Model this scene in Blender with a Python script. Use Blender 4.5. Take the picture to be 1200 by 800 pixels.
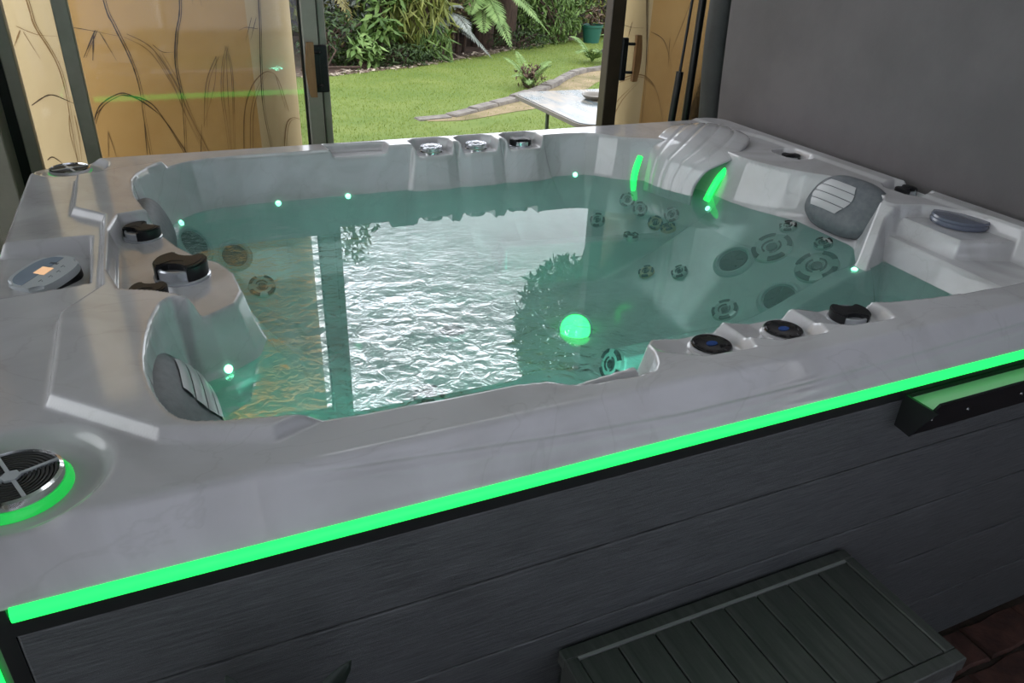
import bpy, bmesh, math, random
import numpy as np
from mathutils import Matrix, Vector

for o in list(bpy.data.objects):
    bpy.data.objects.remove(o, do_unlink=True)
scene = bpy.context.scene
COL = scene.collection
PI = math.pi

# ------------------------------------------------------------------ camera
cam_data = bpy.data.cameras.new('camera')
cam = bpy.data.objects.new('camera', cam_data)
COL.objects.link(cam)
cam_data.sensor_width = 36.0
cam_data.lens = 880.34 / 1200 * 36.0
cam_data.clip_start = 0.02
cam_data.clip_end = 300
cam.matrix_world = Matrix((
    (0.91297586, 0.16348638, -0.37382788, 0.336),
    (-0.40616431, 0.45129368, -0.79458452, -0.757),
    (0.03880242, 0.87727203, 0.47842257, 1.555),
    (0, 0, 0, 1)))
scene.camera = cam

# ------------------------------------------------------------------ world: bright overcast sky
world = bpy.data.worlds.new('overcast_sky')
scene.world = world
world.use_nodes = True
wn = world.node_tree.nodes
wl = world.node_tree.links
wn.clear()
w_out = wn.new('ShaderNodeOutputWorld')
w_bg = wn.new('ShaderNodeBackground')
w_tc = wn.new('ShaderNodeTexCoord')
w_noise = wn.new('ShaderNodeTexNoise')
w_noise.inputs['Scale'].default_value = 2.2
w_noise.inputs['Detail'].default_value = 4
w_ramp = wn.new('ShaderNodeValToRGB')
w_ramp.color_ramp.elements[0].position = 0.30
w_ramp.color_ramp.elements[0].color = (0.78, 0.82, 0.93, 1)
w_ramp.color_ramp.elements[1].position = 0.70
w_ramp.color_ramp.elements[1].color = (0.95, 0.97, 1.0, 1)
wl.new(w_tc.outputs['Generated'], w_noise.inputs['Vector'])
wl.new(w_noise.outputs['Fac'], w_ramp.inputs['Fac'])
wl.new(w_ramp.outputs['Color'], w_bg.inputs['Color'])
w_bg.inputs['Strength'].default_value = 3.6
wl.new(w_bg.outputs['Background'], w_out.inputs['Surface'])

scene.view_settings.view_transform = 'Standard'
scene.view_settings.look = 'None'
scene.view_settings.gamma = 1.0
scene.view_settings.use_curve_mapping = False
scene.view_settings.exposure = 0.0

# ------------------------------------------------------------------ materials
MATS = {}
def mat(name, color, rough=.5, metal=0.0, spec=.5, coat=0.0, emit=None, emit_s=0.0):
    m = bpy.data.materials.new(name)
    m.use_nodes = True
    b = m.node_tree.nodes['Principled BSDF']
    b.inputs['Base Color'].default_value = (*color, 1)
    b.inputs['Roughness'].default_value = rough
    b.inputs['Metallic'].default_value = metal
    b.inputs['Specular IOR Level'].default_value = spec
    b.inputs['Coat Weight'].default_value = coat
    b.inputs['Coat Roughness'].default_value = .05
    if emit:
        b.inputs['Emission Color'].default_value = (*emit, 1)
        b.inputs['Emission Strength'].default_value = emit_s
    MATS[name] = m
    return m

def nodes_of(m):
    return m.node_tree.nodes, m.node_tree.links, m.node_tree.nodes['Principled BSDF']

def vary(m, c1, c2, scale=(1, 1, 1), noise=5, detail=5, lo=.35, hi=.65, bump=0.0, bump_scale=None, dist=.002, rough_noise=.6):
    """object-space noise between two colours, optional fine relief"""
    n, l, b = nodes_of(m)
    tc = n.new('ShaderNodeTexCoord')
    mp = n.new('ShaderNodeMapping')
    mp.inputs['Scale'].default_value = scale
    nz = n.new('ShaderNodeTexNoise')
    nz.inputs['Scale'].default_value = noise
    nz.inputs['Detail'].default_value = detail
    nz.inputs['Roughness'].default_value = rough_noise
    rp = n.new('ShaderNodeValToRGB')
    rp.color_ramp.elements[0].position = lo
    rp.color_ramp.elements[0].color = (*c1, 1)
    rp.color_ramp.elements[1].position = hi
    rp.color_ramp.elements[1].color = (*c2, 1)
    l.new(tc.outputs['Object'], mp.inputs['Vector'])
    l.new(mp.outputs['Vector'], nz.inputs['Vector'])
    l.new(nz.outputs['Fac'], rp.inputs['Fac'])
    l.new(rp.outputs['Color'], b.inputs['Base Color'])
    if bump > 0:
        nb = n.new('ShaderNodeTexNoise')
        nb.inputs['Scale'].default_value = bump_scale or noise * 3
        nb.inputs['Detail'].default_value = 4
        l.new(mp.outputs['Vector'], nb.inputs['Vector'])
        bp = n.new('ShaderNodeBump')
        bp.inputs['Strength'].default_value = bump
        bp.inputs['Distance'].default_value = dist
        l.new(nb.outputs['Fac'], bp.inputs['Height'])
        l.new(bp.outputs['Normal'], b.inputs['Normal'])
    return m

def leaf_mat(name, c1, c2, rough=.55):
    """leaves: every leaf gets its own tone"""
    m = mat(name, c1, rough)
    n, l, b = nodes_of(m)
    g = n.new('ShaderNodeNewGeometry')
    rp = n.new('ShaderNodeValToRGB')
    rp.color_ramp.elements[0].color = (*c1, 1)
    rp.color_ramp.elements[1].color = (*c2, 1)
    l.new(g.outputs['Random Per Island'], rp.inputs['Fac'])
    l.new(rp.outputs['Color'], b.inputs['Base Color'])
    b.inputs['Specular IOR Level'].default_value = .3
    return m

GREEN = (0.012, 1.0, 0.115)
# acrylic shell: pale grey with soft marble clouds and a few darker veins
m = mat('acrylic_shell', (.47, .465, .485), .12, coat=.35)
n, l, b = nodes_of(m)
tc = n.new('ShaderNodeTexCoord')
nz = n.new('ShaderNodeTexNoise'); nz.inputs['Scale'].default_value = 3.2; nz.inputs['Detail'].default_value = 7; nz.inputs['Distortion'].default_value = 1.6
rp = n.new('ShaderNodeValToRGB')
rp.color_ramp.elements[0].position = .36; rp.color_ramp.elements[0].color = (.42, .412, .425, 1)
rp.color_ramp.elements[1].position = .60; rp.color_ramp.elements[1].color = (.51, .505, .53, 1)
nv = n.new('ShaderNodeTexNoise'); nv.inputs['Scale'].default_value = 2.3; nv.inputs['Detail'].default_value = 5; nv.inputs['Distortion'].default_value = 2.6
rv = n.new('ShaderNodeValToRGB')
for p, c in ((.488, 0), (.5, 1), (.512, 0)):
    e = rv.color_ramp.elements.new(p); e.color = (c, c, c, 1)
rv.color_ramp.elements[0].color = (0, 0, 0, 1); rv.color_ramp.elements[-1].color = (0, 0, 0, 1)
mx = n.new('ShaderNodeMixRGB'); mx.blend_type = 'MULTIPLY'; mx.inputs['Color2'].default_value = (.93, .925, .92, 1)
l.new(tc.outputs['Object'], nz.inputs['Vector']); l.new(tc.outputs['Object'], nv.inputs['Vector'])
l.new(nz.outputs['Fac'], rp.inputs['Fac']); l.new(nv.outputs['Fac'], rv.inputs['Fac'])
l.new(rp.outputs['Color'], mx.inputs['Color1']); l.new(rv.outputs['Color'], mx.inputs['Fac'])
l.new(mx.outputs['Color'], b.inputs['Base Color'])

mat('led_green', (.02, .3, .06), .4, emit=GREEN, emit_s=1.9)
mat('led_rim', (.05, .45, .12), .25, emit=GREEN, emit_s=.4)
mat('led_fill', (.3, .8, .7), .2, emit=(.20, 1, .72), emit_s=48)
mat('led_seat', (.1, .8, .2), .2, emit=(.03, 1, .14), emit_s=8)
mat('tray_lining', (.45, .46, .46), .5)
mat('led_dot', (.3, .8, .5), .3, emit=(.22, 1, .55), emit_s=5)
mat('led_lens', (.1, .8, .2), .2, emit=(.03, 1, .14), emit_s=4)
mat('black_plastic', (.010, .010, .012), .45, spec=.3)
mat('black_gloss', (.008, .008, .010), .08, coat=.5)
mat('black_trim', (.006, .007, .008), .45)
mat('chrome', (.75, .76, .78), .12, metal=1.0)
mat('grey_plastic', (.36, .37, .39), .35)
mat('silver_cap', (.55, .57, .62), .18, metal=.6)
mat('pillow_rubber', (.10, .11, .125), .55)
vary(MATS['pillow_rubber'], (.095, .105, .12), (.13, .14, .155), noise=60, bump=.15, bump_scale=400, dist=.0006)
mat('pillow_panel', (.40, .40, .42), .35)
mat('jet_ring', (.42, .44, .44), .25, metal=.3)
mat('jet_dark', (.006, .007, .008), .45, spec=.3)
mat('jet_bronze', (.42, .25, .13), .35)
mat('blue_lid', (.10, .115, .16), .22, coat=.4)
mat('blue_badge', (.02, .06, .22), .25)
mat('panel_grey', (.42, .45, .48), .3)
mat('panel_blue', (.22, .27, .34), .25)
mat('screen', (.3, .2, .12), .2, emit=(1, .60, .34), emit_s=.75)
mat('print_dark', (.03, .035, .05), .5)
mat('speaker_grille', (.05, .052, .055), .45, metal=.3)
vary(mat('cabinet_board', (.045, .048, .052), .42), (.030, .033, .036), (.118, .124, .132), scale=(4.0, 26, 95), noise=2.6, detail=8, lo=.30, hi=.72, bump=.55, bump_scale=6, dist=.003, rough_noise=.7)
vary(mat('step_board', (.05, .055, .052), .55), (.036, .040, .039), (.066, .070, .067), scale=(34, 3, 20), noise=2.2, detail=6, bump=.3, bump_scale=6, dist=.002)
mat('step_trim', (.22, .23, .23), .4)
vary(mat('cover_vinyl', (.075, .072, .075), .62), (.096, .086, .092), (.135, .121, .128), noise=2.2, detail=6, bump=.22, bump_scale=130, dist=.0015)
vary(mat('cover_edge', (.02, .021, .022), .6), (.014, .015, .016), (.030, .031, .032), noise=6, bump=.3, bump_scale=90, dist=.001)
mat('steel_black', (.01, .01, .011), .35, metal=.4)
mat('steel_rod', (.25, .25, .26), .25, metal=1)
vary(mat('frame_bronze', (.21, .20, .165), .42), (.28, .265, .22), (.32, .30, .25), noise=14)
vary(mat('frame_brown', (.052, .036, .022), .4), (.045, .031, .019), (.062, .043, .027), noise=14)
mat('seal_black', (.008, .009, .008), .6)
vary(mat('handle_wood', (.30, .15, .06), .45), (.24, .115, .045), (.36, .19, .08), scale=(20, 20, 3), noise=3)
vary(mat('mural_plaster', (.60, .36, .12), .8), (.50, .285, .085), (.60, .37, .13), noise=2.6, detail=7, lo=.3, hi=.7, bump=.3, bump_scale=160, dist=.001)
vary(mat('mural_pale', (.68, .50, .25), .8), (.56, .42, .22), (.64, .50, .28), noise=2.2, detail=7, lo=.3, hi=.7, bump=.35, bump_scale=160, dist=.001)  # paler copy of the plaster; on rounded ends it carries daylight in the colour
mat('mural_ink', (.075, .042, .018), .85)
mat('mural_ink_soft', (.27, .155, .055), .85)
vary(mat('wall_paint', (.40, .37, .28), .8), (.36, .33, .25), (.43, .40, .31), noise=3)
vary(mat('ceiling_board', (.62, .61, .58), .8), (.58, .57, .54), (.66, .65, .62), noise=2)
vary(mat('wall_dark', (.10, .10, .10), .8), (.09, .09, .09), (.12, .12, .12), noise=3)
vary(mat('mortar', (.06, .042, .036), .95), (.045, .032, .028), (.075, .052, .044), noise=40)
vary(mat('paver', (.15, .055, .042), .85), (.040, .017, .014), (.095, .040, .031), noise=14, detail=8, bump=.6, bump_scale=60, dist=.004)
vary(mat('lawn', (.09, .125, .022), .9), (.078, .128, .013), (.125, .165, .027), noise=1.6, detail=8)
leaf_mat('grass', (.13, .20, .022), (.21, .26, .044), .8)
vary(mat('dry_soil', (.20, .15, .085), .95), (.13, .11, .045), (.28, .21, .12), noise=2.8, detail=8)
vary(mat('bed_soil', (.055, .034, .024), .95), (.035, .022, .016), (.095, .055, .036), noise=4, detail=8)
vary(mat('edging_stone', (.17, .15, .13), .9), (.12, .105, .095), (.22, .20, .17), noise=12, bump=.5, bump_scale=40, dist=.004)
leaf_mat('leaf_green', (.040, .085, .016), (.120, .190, .045))
leaf_mat('leaf_dark', (.016, .036, .010), (.050, .085, .022))
leaf_mat('leaf_yellow', (.085, .110, .020), (.190, .200, .045))
leaf_mat('leaf_lime', (.080, .150, .034), (.165, .250, .075))
leaf_mat('leaf_silver', (.110, .130, .110), (.230, .250, .220))
leaf_mat('leaf_tan', (.120, .110, .040), (.230, .200, .080))
leaf_mat('leaf_brown', (.055, .034, .020), (.120, .075, .045))
leaf_mat('leaf_litter', (.10, .06, .04), (.42, .36, .28))
vary(mat('bark', (.045, .028, .018), .95), (.028, .018, .013), (.075, .045, .030), scale=(6, 6, 1), noise=6, bump=.8, bump_scale=20, dist=.01)
vary(mat('fence_board', (.10, .09, .085), .9), (.07, .063, .058), (.135, .12, .11), scale=(8, 8, 1), noise=3)
mat('pot_green', (.012, .085, .060), .45)
mat('pot_grey', (.06, .062, .066), .5)
mat('table_edge', (.15, .135, .115), .6)
vary(mat('table_top', (.30, .33, .34), .16, spec=.25), (.10, .135, .15), (.26, .22, .17), scale=(2, .6, 1), noise=4, lo=.4, hi=.62)  # warm and bluish reflection streaks are put into the top's colour
mat('table_leg', (.05, .075, .05), .5)
mat('dish_grey', (.16, .15, .13), .5)
leaf_mat('leaf_blackish', (.014, .022, .018), (.035, .05, .042), .4)  # near-black leaf tones of the potted plant

def clear_glass(name, tint, rough=0.0, ior=1.5):
    m = bpy.data.materials.new(name); m.use_nodes = True
    n, l = m.node_tree.nodes, m.node_tree.links
    n.clear()
    out = n.new('ShaderNodeOutputMaterial'); mx = n.new('ShaderNodeMixShader')
    tr = n.new('ShaderNodeBsdfTransparent'); gl = n.new('ShaderNodeBsdfGlossy'); fr = n.new('ShaderNodeFresnel')
    tr.inputs['Color'].default_value = (*tint, 1)
    gl.inputs['Roughness'].default_value = rough
    fr.inputs['IOR'].default_value = ior
    l.new(fr.outputs['Fac'], mx.inputs['Fac']); l.new(tr.outputs[0], mx.inputs[1]); l.new(gl.outputs[0], mx.inputs[2])
    l.new(mx.outputs[0], out.inputs['Surface'])
    MATS[name] = m
    return m
clear_glass('pane_glass', (.94, .94, .92), .055, 1.6)
# frosted sheet: added out of view, turns daylight into soft fill light
m = bpy.data.materials.new('frosted_fill'); m.use_nodes = True
n, l = m.node_tree.nodes, m.node_tree.links
n.clear()
out = n.new('ShaderNodeOutputMaterial'); tl = n.new('ShaderNodeBsdfTranslucent')
tl.inputs['Color'].default_value = (.50, .508, .53, 1); l.new(tl.outputs[0], out.inputs['Surface']); MATS['frosted_fill'] = m

# water: tinted, mirror-like at grazing angles, wind- and jet-rippled on the left
m = clear_glass('spa_water', (.84, .98, .95), 0.0, 1.34)
n, l = m.node_tree.nodes, m.node_tree.links
# fine bubbles cloud the water a little
mx2 = n.new('ShaderNodeMixShader'); df = n.new('ShaderNodeBsdfDiffuse')
df.inputs['Color'].default_value = (.30, .70, .62, 1); mx2.inputs['Fac'].default_value = .19
trn = [q for q in n if q.bl_idname == 'ShaderNodeBsdfTransparent'][0]; mxn = [q for q in n if q.bl_idname == 'ShaderNodeMixShader' and q is not mx2][0]
l.new(trn.outputs[0], mx2.inputs[1]); l.new(df.outputs[0], mx2.inputs[2]); l.new(mx2.outputs[0], mxn.inputs[1])
tc = n.new('ShaderNodeTexCoord')
sx = n.new('ShaderNodeSeparateXYZ'); l.new(tc.outputs['Object'], sx.inputs[0])
n1 = n.new('ShaderNodeTexNoise'); n1.inputs['Scale'].default_value = 26; n1.inputs['Detail'].default_value = 4; n1.inputs['Distortion'].default_value = 1.2
n2 = n.new('ShaderNodeTexNoise'); n2.inputs['Scale'].default_value = 5.5; n2.inputs['Detail'].default_value = 2; n2.inputs['Distortion'].default_value = .8
mp = n.new('ShaderNodeMapping'); mp.inputs['Rotation'].default_value = (0, 0, .5); mp.inputs['Scale'].default_value = (1.15, 1.25, 1)
l.new(tc.outputs['Object'], mp.inputs['Vector']); l.new(mp.outputs[0], n1.inputs['Vector']); l.new(mp.outputs[0], n2.inputs['Vector'])
ad = n.new('ShaderNodeMath'); ad.operation = 'MULTIPLY_ADD'; ad.inputs[1].default_value = .45
l.new(n1.outputs['Fac'], ad.inputs[0]); l.new(n2.outputs['Fac'], ad.inputs[2])
# agitation falls off away from the jets of the left and front seats
mr = n.new('ShaderNodeMapRange'); mr.interpolation_type = 'SMOOTHSTEP'
ag = n.new('ShaderNodeMath'); ag.operation = 'MULTIPLY_ADD'; ag.inputs[1].default_value = .55
l.new(sx.outputs['Y'], ag.inputs[0]); l.new(sx.outputs['X'], ag.inputs[2])
mr.inputs['From Min'].default_value = .70; mr.inputs['From Max'].default_value = 1.80
mr.inputs['To Min'].default_value = 1.0; mr.inputs['To Max'].default_value = .025
l.new(ag.outputs[0], mr.inputs['Value'])
bp = n.new('ShaderNodeBump'); bp.inputs['Distance'].default_value = .05
l.new(ad.outputs[0], bp.inputs['Height']); l.new(mr.outputs['Result'], bp.inputs['Strength'])
for nd in n:
    if nd.bl_idname in ('ShaderNodeBsdfGlossy', 'ShaderNodeFresnel'):
        l.new(bp.outputs['Normal'], nd.inputs['Normal'])

# ------------------------------------------------------------------ builders
def tag(o, label=None, cat=None, group=None, kind=None):
    if label: o['label'] = label
    if cat: o['category'] = cat
    if group: o['group'] = group
    if kind: o['kind'] = kind
    return o

def empty(name, loc=(0, 0, 0), rz=0.0, parent=None):
    o = bpy.data.objects.new(name, None)
    o.empty_display_size = .05
    COL.objects.link(o)
    o.location = loc; o.rotation_euler = (0, 0, rz)
    if parent: o.parent = parent
    return o

def link(name, me, parent=None, loc=None, rot=None):
    o = bpy.data.objects.new(name, me)
    COL.objects.link(o)
    if parent: o.parent = parent
    if loc is not None: o.location = loc
    if rot is not None: o.rotation_euler = rot
    return o

def bm_mesh(name, bm, material, smooth=None):
    me = bpy.data.meshes.new(name)
    bmesh.ops.recalc_face_normals(bm, faces=bm.faces)
    if smooth is not None:
        for f in bm.faces: f.smooth = True
        for e in bm.edges:
            if len(e.link_faces) == 2 and e.calc_face_angle(0) > smooth: e.smooth = False
    bm.to_mesh(me); bm.free()
    for k in (material if isinstance(material, (list, tuple)) else [material]):
        me.materials.append(MATS[k])
    return me

def obj(name, bm, material, parent=None, loc=None, rot=None, smooth=None):
    return link(name, bm_mesh(name, bm, material, smooth), parent, loc, rot)

def raw(name, verts, faces, material, parent=None, smooth=False):
    me = bpy.data.meshes.new(name)
    me.from_pydata(verts, [], faces)
    me.materials.append(MATS[material])
    if smooth: me.polygons.foreach_set('use_smooth', [True] * len(me.polygons))
    me.update()
    return link(name, me, parent)

def add_box(bm, x0, x1, y0, y1, z0, z1, bev=0.0, seg=1, M=None):
    r = bmesh.ops.create_cube(bm, size=1)
    vs = r['verts']
    for v in vs:
        v.co = Vector(((x0 + x1) / 2 + v.co.x * (x1 - x0), (y0 + y1) / 2 + v.co.y * (y1 - y0), (z0 + z1) / 2 + v.co.z * (z1 - z0)))
    if bev > 0:
        es = list({e for v in vs for e in v.link_edges})
        r2 = bmesh.ops.bevel(bm, geom=es, offset=bev, segments=seg, affect='EDGES', profile=.5)
        vs = list({v for f in r2['faces'] for v in f.verts} | {v for v in vs if v.is_valid})
    if M is not None:
        for v in vs: v.co = M @ v.co
    return vs

def box(name, x0, x1, y0, y1, z0, z1, material, parent=None, bev=0.0, seg=1):
    bm = bmesh.new(); add_box(bm, x0, x1, y0, y1, z0, z1, bev, seg)
    return obj(name, bm, material, parent)

def add_lathe(bm, prof, seg=32, M=None, arc=(0, 2 * PI)):
    """revolve (r, z) profile about z"""
    full = abs(arc[1] - arc[0] - 2 * PI) < 1e-6
    rings = []
    n = seg if full else seg + 1
    for r, z in prof:
        ring = []
        for i in range(n):
            a = arc[0] + (arc[1] - arc[0]) * i / seg
            v = Vector((r * math.cos(a), r * math.sin(a), z))
            ring.append(bm.verts.new(M @ v if M else v))
        rings.append(ring)
    for a, b in zip(rings[:-1], rings[1:]):
        for i in range(seg):
            j = (i + 1) % n
            try: bm.faces.new((a[i], a[j], b[j], b[i]))
            except ValueError: pass
    return rings

def cap_ring(bm, ring):
    try: bm.faces.new(ring)
    except ValueError: pass

def add_prism(bm, pts, z0, z1, M=None):
    lo = [bm.verts.new((M @ Vector((x, y, z0))) if M else (x, y, z0)) for x, y in pts]
    hi = [bm.verts.new((M @ Vector((x, y, z1))) if M else (x, y, z1)) for x, y in pts]
    n = len(pts)
    bm.faces.new(lo[::-1]); bm.faces.new(hi)
    for i in range(n):
        bm.faces.new((lo[i], lo[(i + 1) % n], hi[(i + 1) % n], hi[i]))
    return lo + hi

def add_tube(bm, pts, rad, seg=8, caps=True):
    pts = [Vector(p) for p in pts]
    rad = rad if isinstance(rad, (list, tuple)) else [rad] * len(pts)
    rings = []
    up = None
    for i, p in enumerate(pts):
        t = (pts[min(i + 1, len(pts) - 1)] - pts[max(i - 1, 0)]).normalized()
        if up is None:
            up = Vector((0, 0, 1)) if abs(t.z) < .9 else Vector((1, 0, 0))
        s = t.cross(up).normalized(); u = s.cross(t).normalized(); up = u
        rings.append([bm.verts.new(p + (s * math.cos(2 * PI * k / seg) + u * math.sin(2 * PI * k / seg)) * rad[i]) for k in range(seg)])
    for a, b in zip(rings[:-1], rings[1:]):
        for k in range(seg):
            bm.faces.new((a[k], a[(k + 1) % seg], b[(k + 1) % seg], b[k]))
    if caps:
        bm.faces.new(rings[0][::-1]); bm.faces.new(rings[-1])
    return rings

def catmull(pts, n=6):
    pts = [np.array(p, float) for p in pts]
    out = []
    for i in range(len(pts) - 1):
        p0, p1, p2, p3 = pts[max(i - 1, 0)], pts[i], pts[i + 1], pts[min(i + 2, len(pts) - 1)]
        for k in range(n):
            t = k / n
            out.append(.5 * (2 * p1 + (p2 - p0) * t + (2 * p0 - 5 * p1 + 4 * p2 - p3) * t * t + (3 * p1 - p0 - 3 * p2 + p3) * t ** 3))
    out.append(pts[-1])
    return out

def frame_from_normal(n, spin=0.0):
    z = Vector(n).normalized()
    x = Vector((1, 0, 0)) - z * z.x
    x.normalize()
    y = z.cross(x)
    R = Matrix((x, y, z)).transposed().to_4x4()
    return R @ Matrix.Rotation(spin, 4, 'Z')
RIM = 0.955
WATER = 0.82
CX0, CX1, CY0, CY1 = 0.0, 2.28, 0.045, 1.61      # crease rectangle of the shell top

def sd_poly(x, y, poly):
    """signed distance to a polygon, negative inside"""
    x = np.asarray(x, float); y = np.asarray(y, float)
    d = np.full(x.shape, 1e9); s = np.zeros(x.shape, bool)
    n = len(poly)
    for i in range(n):
        ax, ay = poly[i]; bx, by = poly[(i + 1) % n]
        ex, ey = bx - ax, by - ay
        wx, wy = x - ax, y - ay
        t = np.clip((wx * ex + wy * ey) / (ex * ex + ey * ey + 1e-12), 0, 1)
        d = np.minimum(d, (wx - ex * t) ** 2 + (wy - ey * t) ** 2)
        c = (ay <= y) != (by <= y)
        xi = ax + (y - ay) / np.where(abs(by - ay) < 1e-12, 1e-12, by - ay) * ex
        s ^= c & (x < xi)
    return np.where(s, -1, 1) * np.sqrt(d)

def smooth_poly(pts, it=2):
    p = [tuple(q) for q in pts]
    for _ in range(it):
        q = []
        for i in range(len(p)):
            a, b = p[i], p[(i + 1) % len(p)]
            q.append((a[0] * .78 + b[0] * .22, a[1] * .78 + b[1] * .22))
            q.append((a[0] * .22 + b[0] * .78, a[1] * .22 + b[1] * .78))
        p = q
    return p

def sstep(a, b, v):
    t = np.clip((v - a) / (b - a), 0, 1)
    return t * t * (3 - 2 * t)

def smin(a, b, k):
    h = np.clip(.5 + .5 * (b - a) / k, 0, 1)
    return b * (1 - h) + a * h - k * h * (1 - h)

def smax(a, b, k):
    return -smin(-a, -b, k)

BASIN = smooth_poly([
    (0.46, 1.540), (0.36, 1.510), (0.285, 1.43), (0.238, 1.33), (0.238, 1.20), (0.264, 1.055),
    (0.322, 0.88), (0.402, 0.775), (0.413, 0.612), (0.330, 0.548), (0.285, 0.562), (0.258, 0.453),
    (0.250, 0.330), (0.262, 0.239), (0.284, 0.175), (0.315, 0.150), (0.45, 0.120), (0.62, 0.114),
    (0.795, 0.112), (0.845, 0.075), (0.975, 0.068), (1.005, 0.10), (1.028, 0.172), (1.10, 0.186),
    (1.49, 0.190), (1.525, 0.140), (1.70, 0.115), (1.91, 0.108), (2.08, 0.115), (2.20, 0.17),
    (2.235, 0.30), (2.235, 0.46), (2.18, 0.56), (2.085, 0.585), (2.075, 0.62), (2.125, 0.66), (2.130, 0.84),
    (2.055, 0.93), (2.01, 1.02), (1.99, 1.10), (1.99, 1.20), (1.93, 1.33), (1.84, 1.40),
    (1.76, 1.43), (1.68, 1.525), (1.58, 1.540),
    (1.495, 1.540), (1.485, 1.512), (1.360, 1.512), (1.350, 1.540), (1.335, 1.540), (1.325, 1.512),
    (1.195, 1.512), (1.185, 1.540), (1.175, 1.540), (1.165, 1.512), (1.045, 1.512), (1.035, 1.540),
    (0.98, 1.540), (0.70, 1.540)], 1)
CAPS_BACK = [(1.105, 1.553), (1.260, 1.553), (1.422, 1.553)]
CAPS_FRONT = [(1.139, 0.136), (1.300, 0.137), (1.464, 0.140)]

def bowl_poly(pts, it=1):
    return smooth_poly(pts, it)

RAISED = [(0.107, 1.395), (0.112, 1.12), (0.176, 1.05), (0.182, 0.655), (0.122, 0.56), (0.126, 0.287),
          (0.262, 0.150), (0.40, 0.10), (0.9, 0.3), (0.9, 1.3), (0.30, 1.47)]
KNOBPAN = smooth_poly([(0.194, 1.035), (0.275, 1.055), (0.60, 1.05), (0.60, 0.45), (0.36, 0.520), (0.290, 0.598), (0.196, 0.640)], 1)
CTRLPAN = [(-0.2, 0.985), (0.150, 0.970), (0.156, 0.716), (-0.2, 0.665)]
HANDLE = [(0.775, 1.60), (0.80, 1.40), (0.96, 1.40), (0.955, 1.585), (0.90, 1.592), (0.82, 1.592)]
LIDTIER = [(2.095, 0.565), (2.088, 0.385), (2.34, 0.285), (2.34, 0.60)]
MIDTIER = [(2.053, 0.60), (2.040, 0.371), (2.025, 0.05), (2.40, 0.05), (2.40, 0.62)]
WFPAN = [(1.62, 1.46), (1.90, 1.565), (2.20, 1.40), (2.05, 1.02), (1.80, 0.95)]

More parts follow.
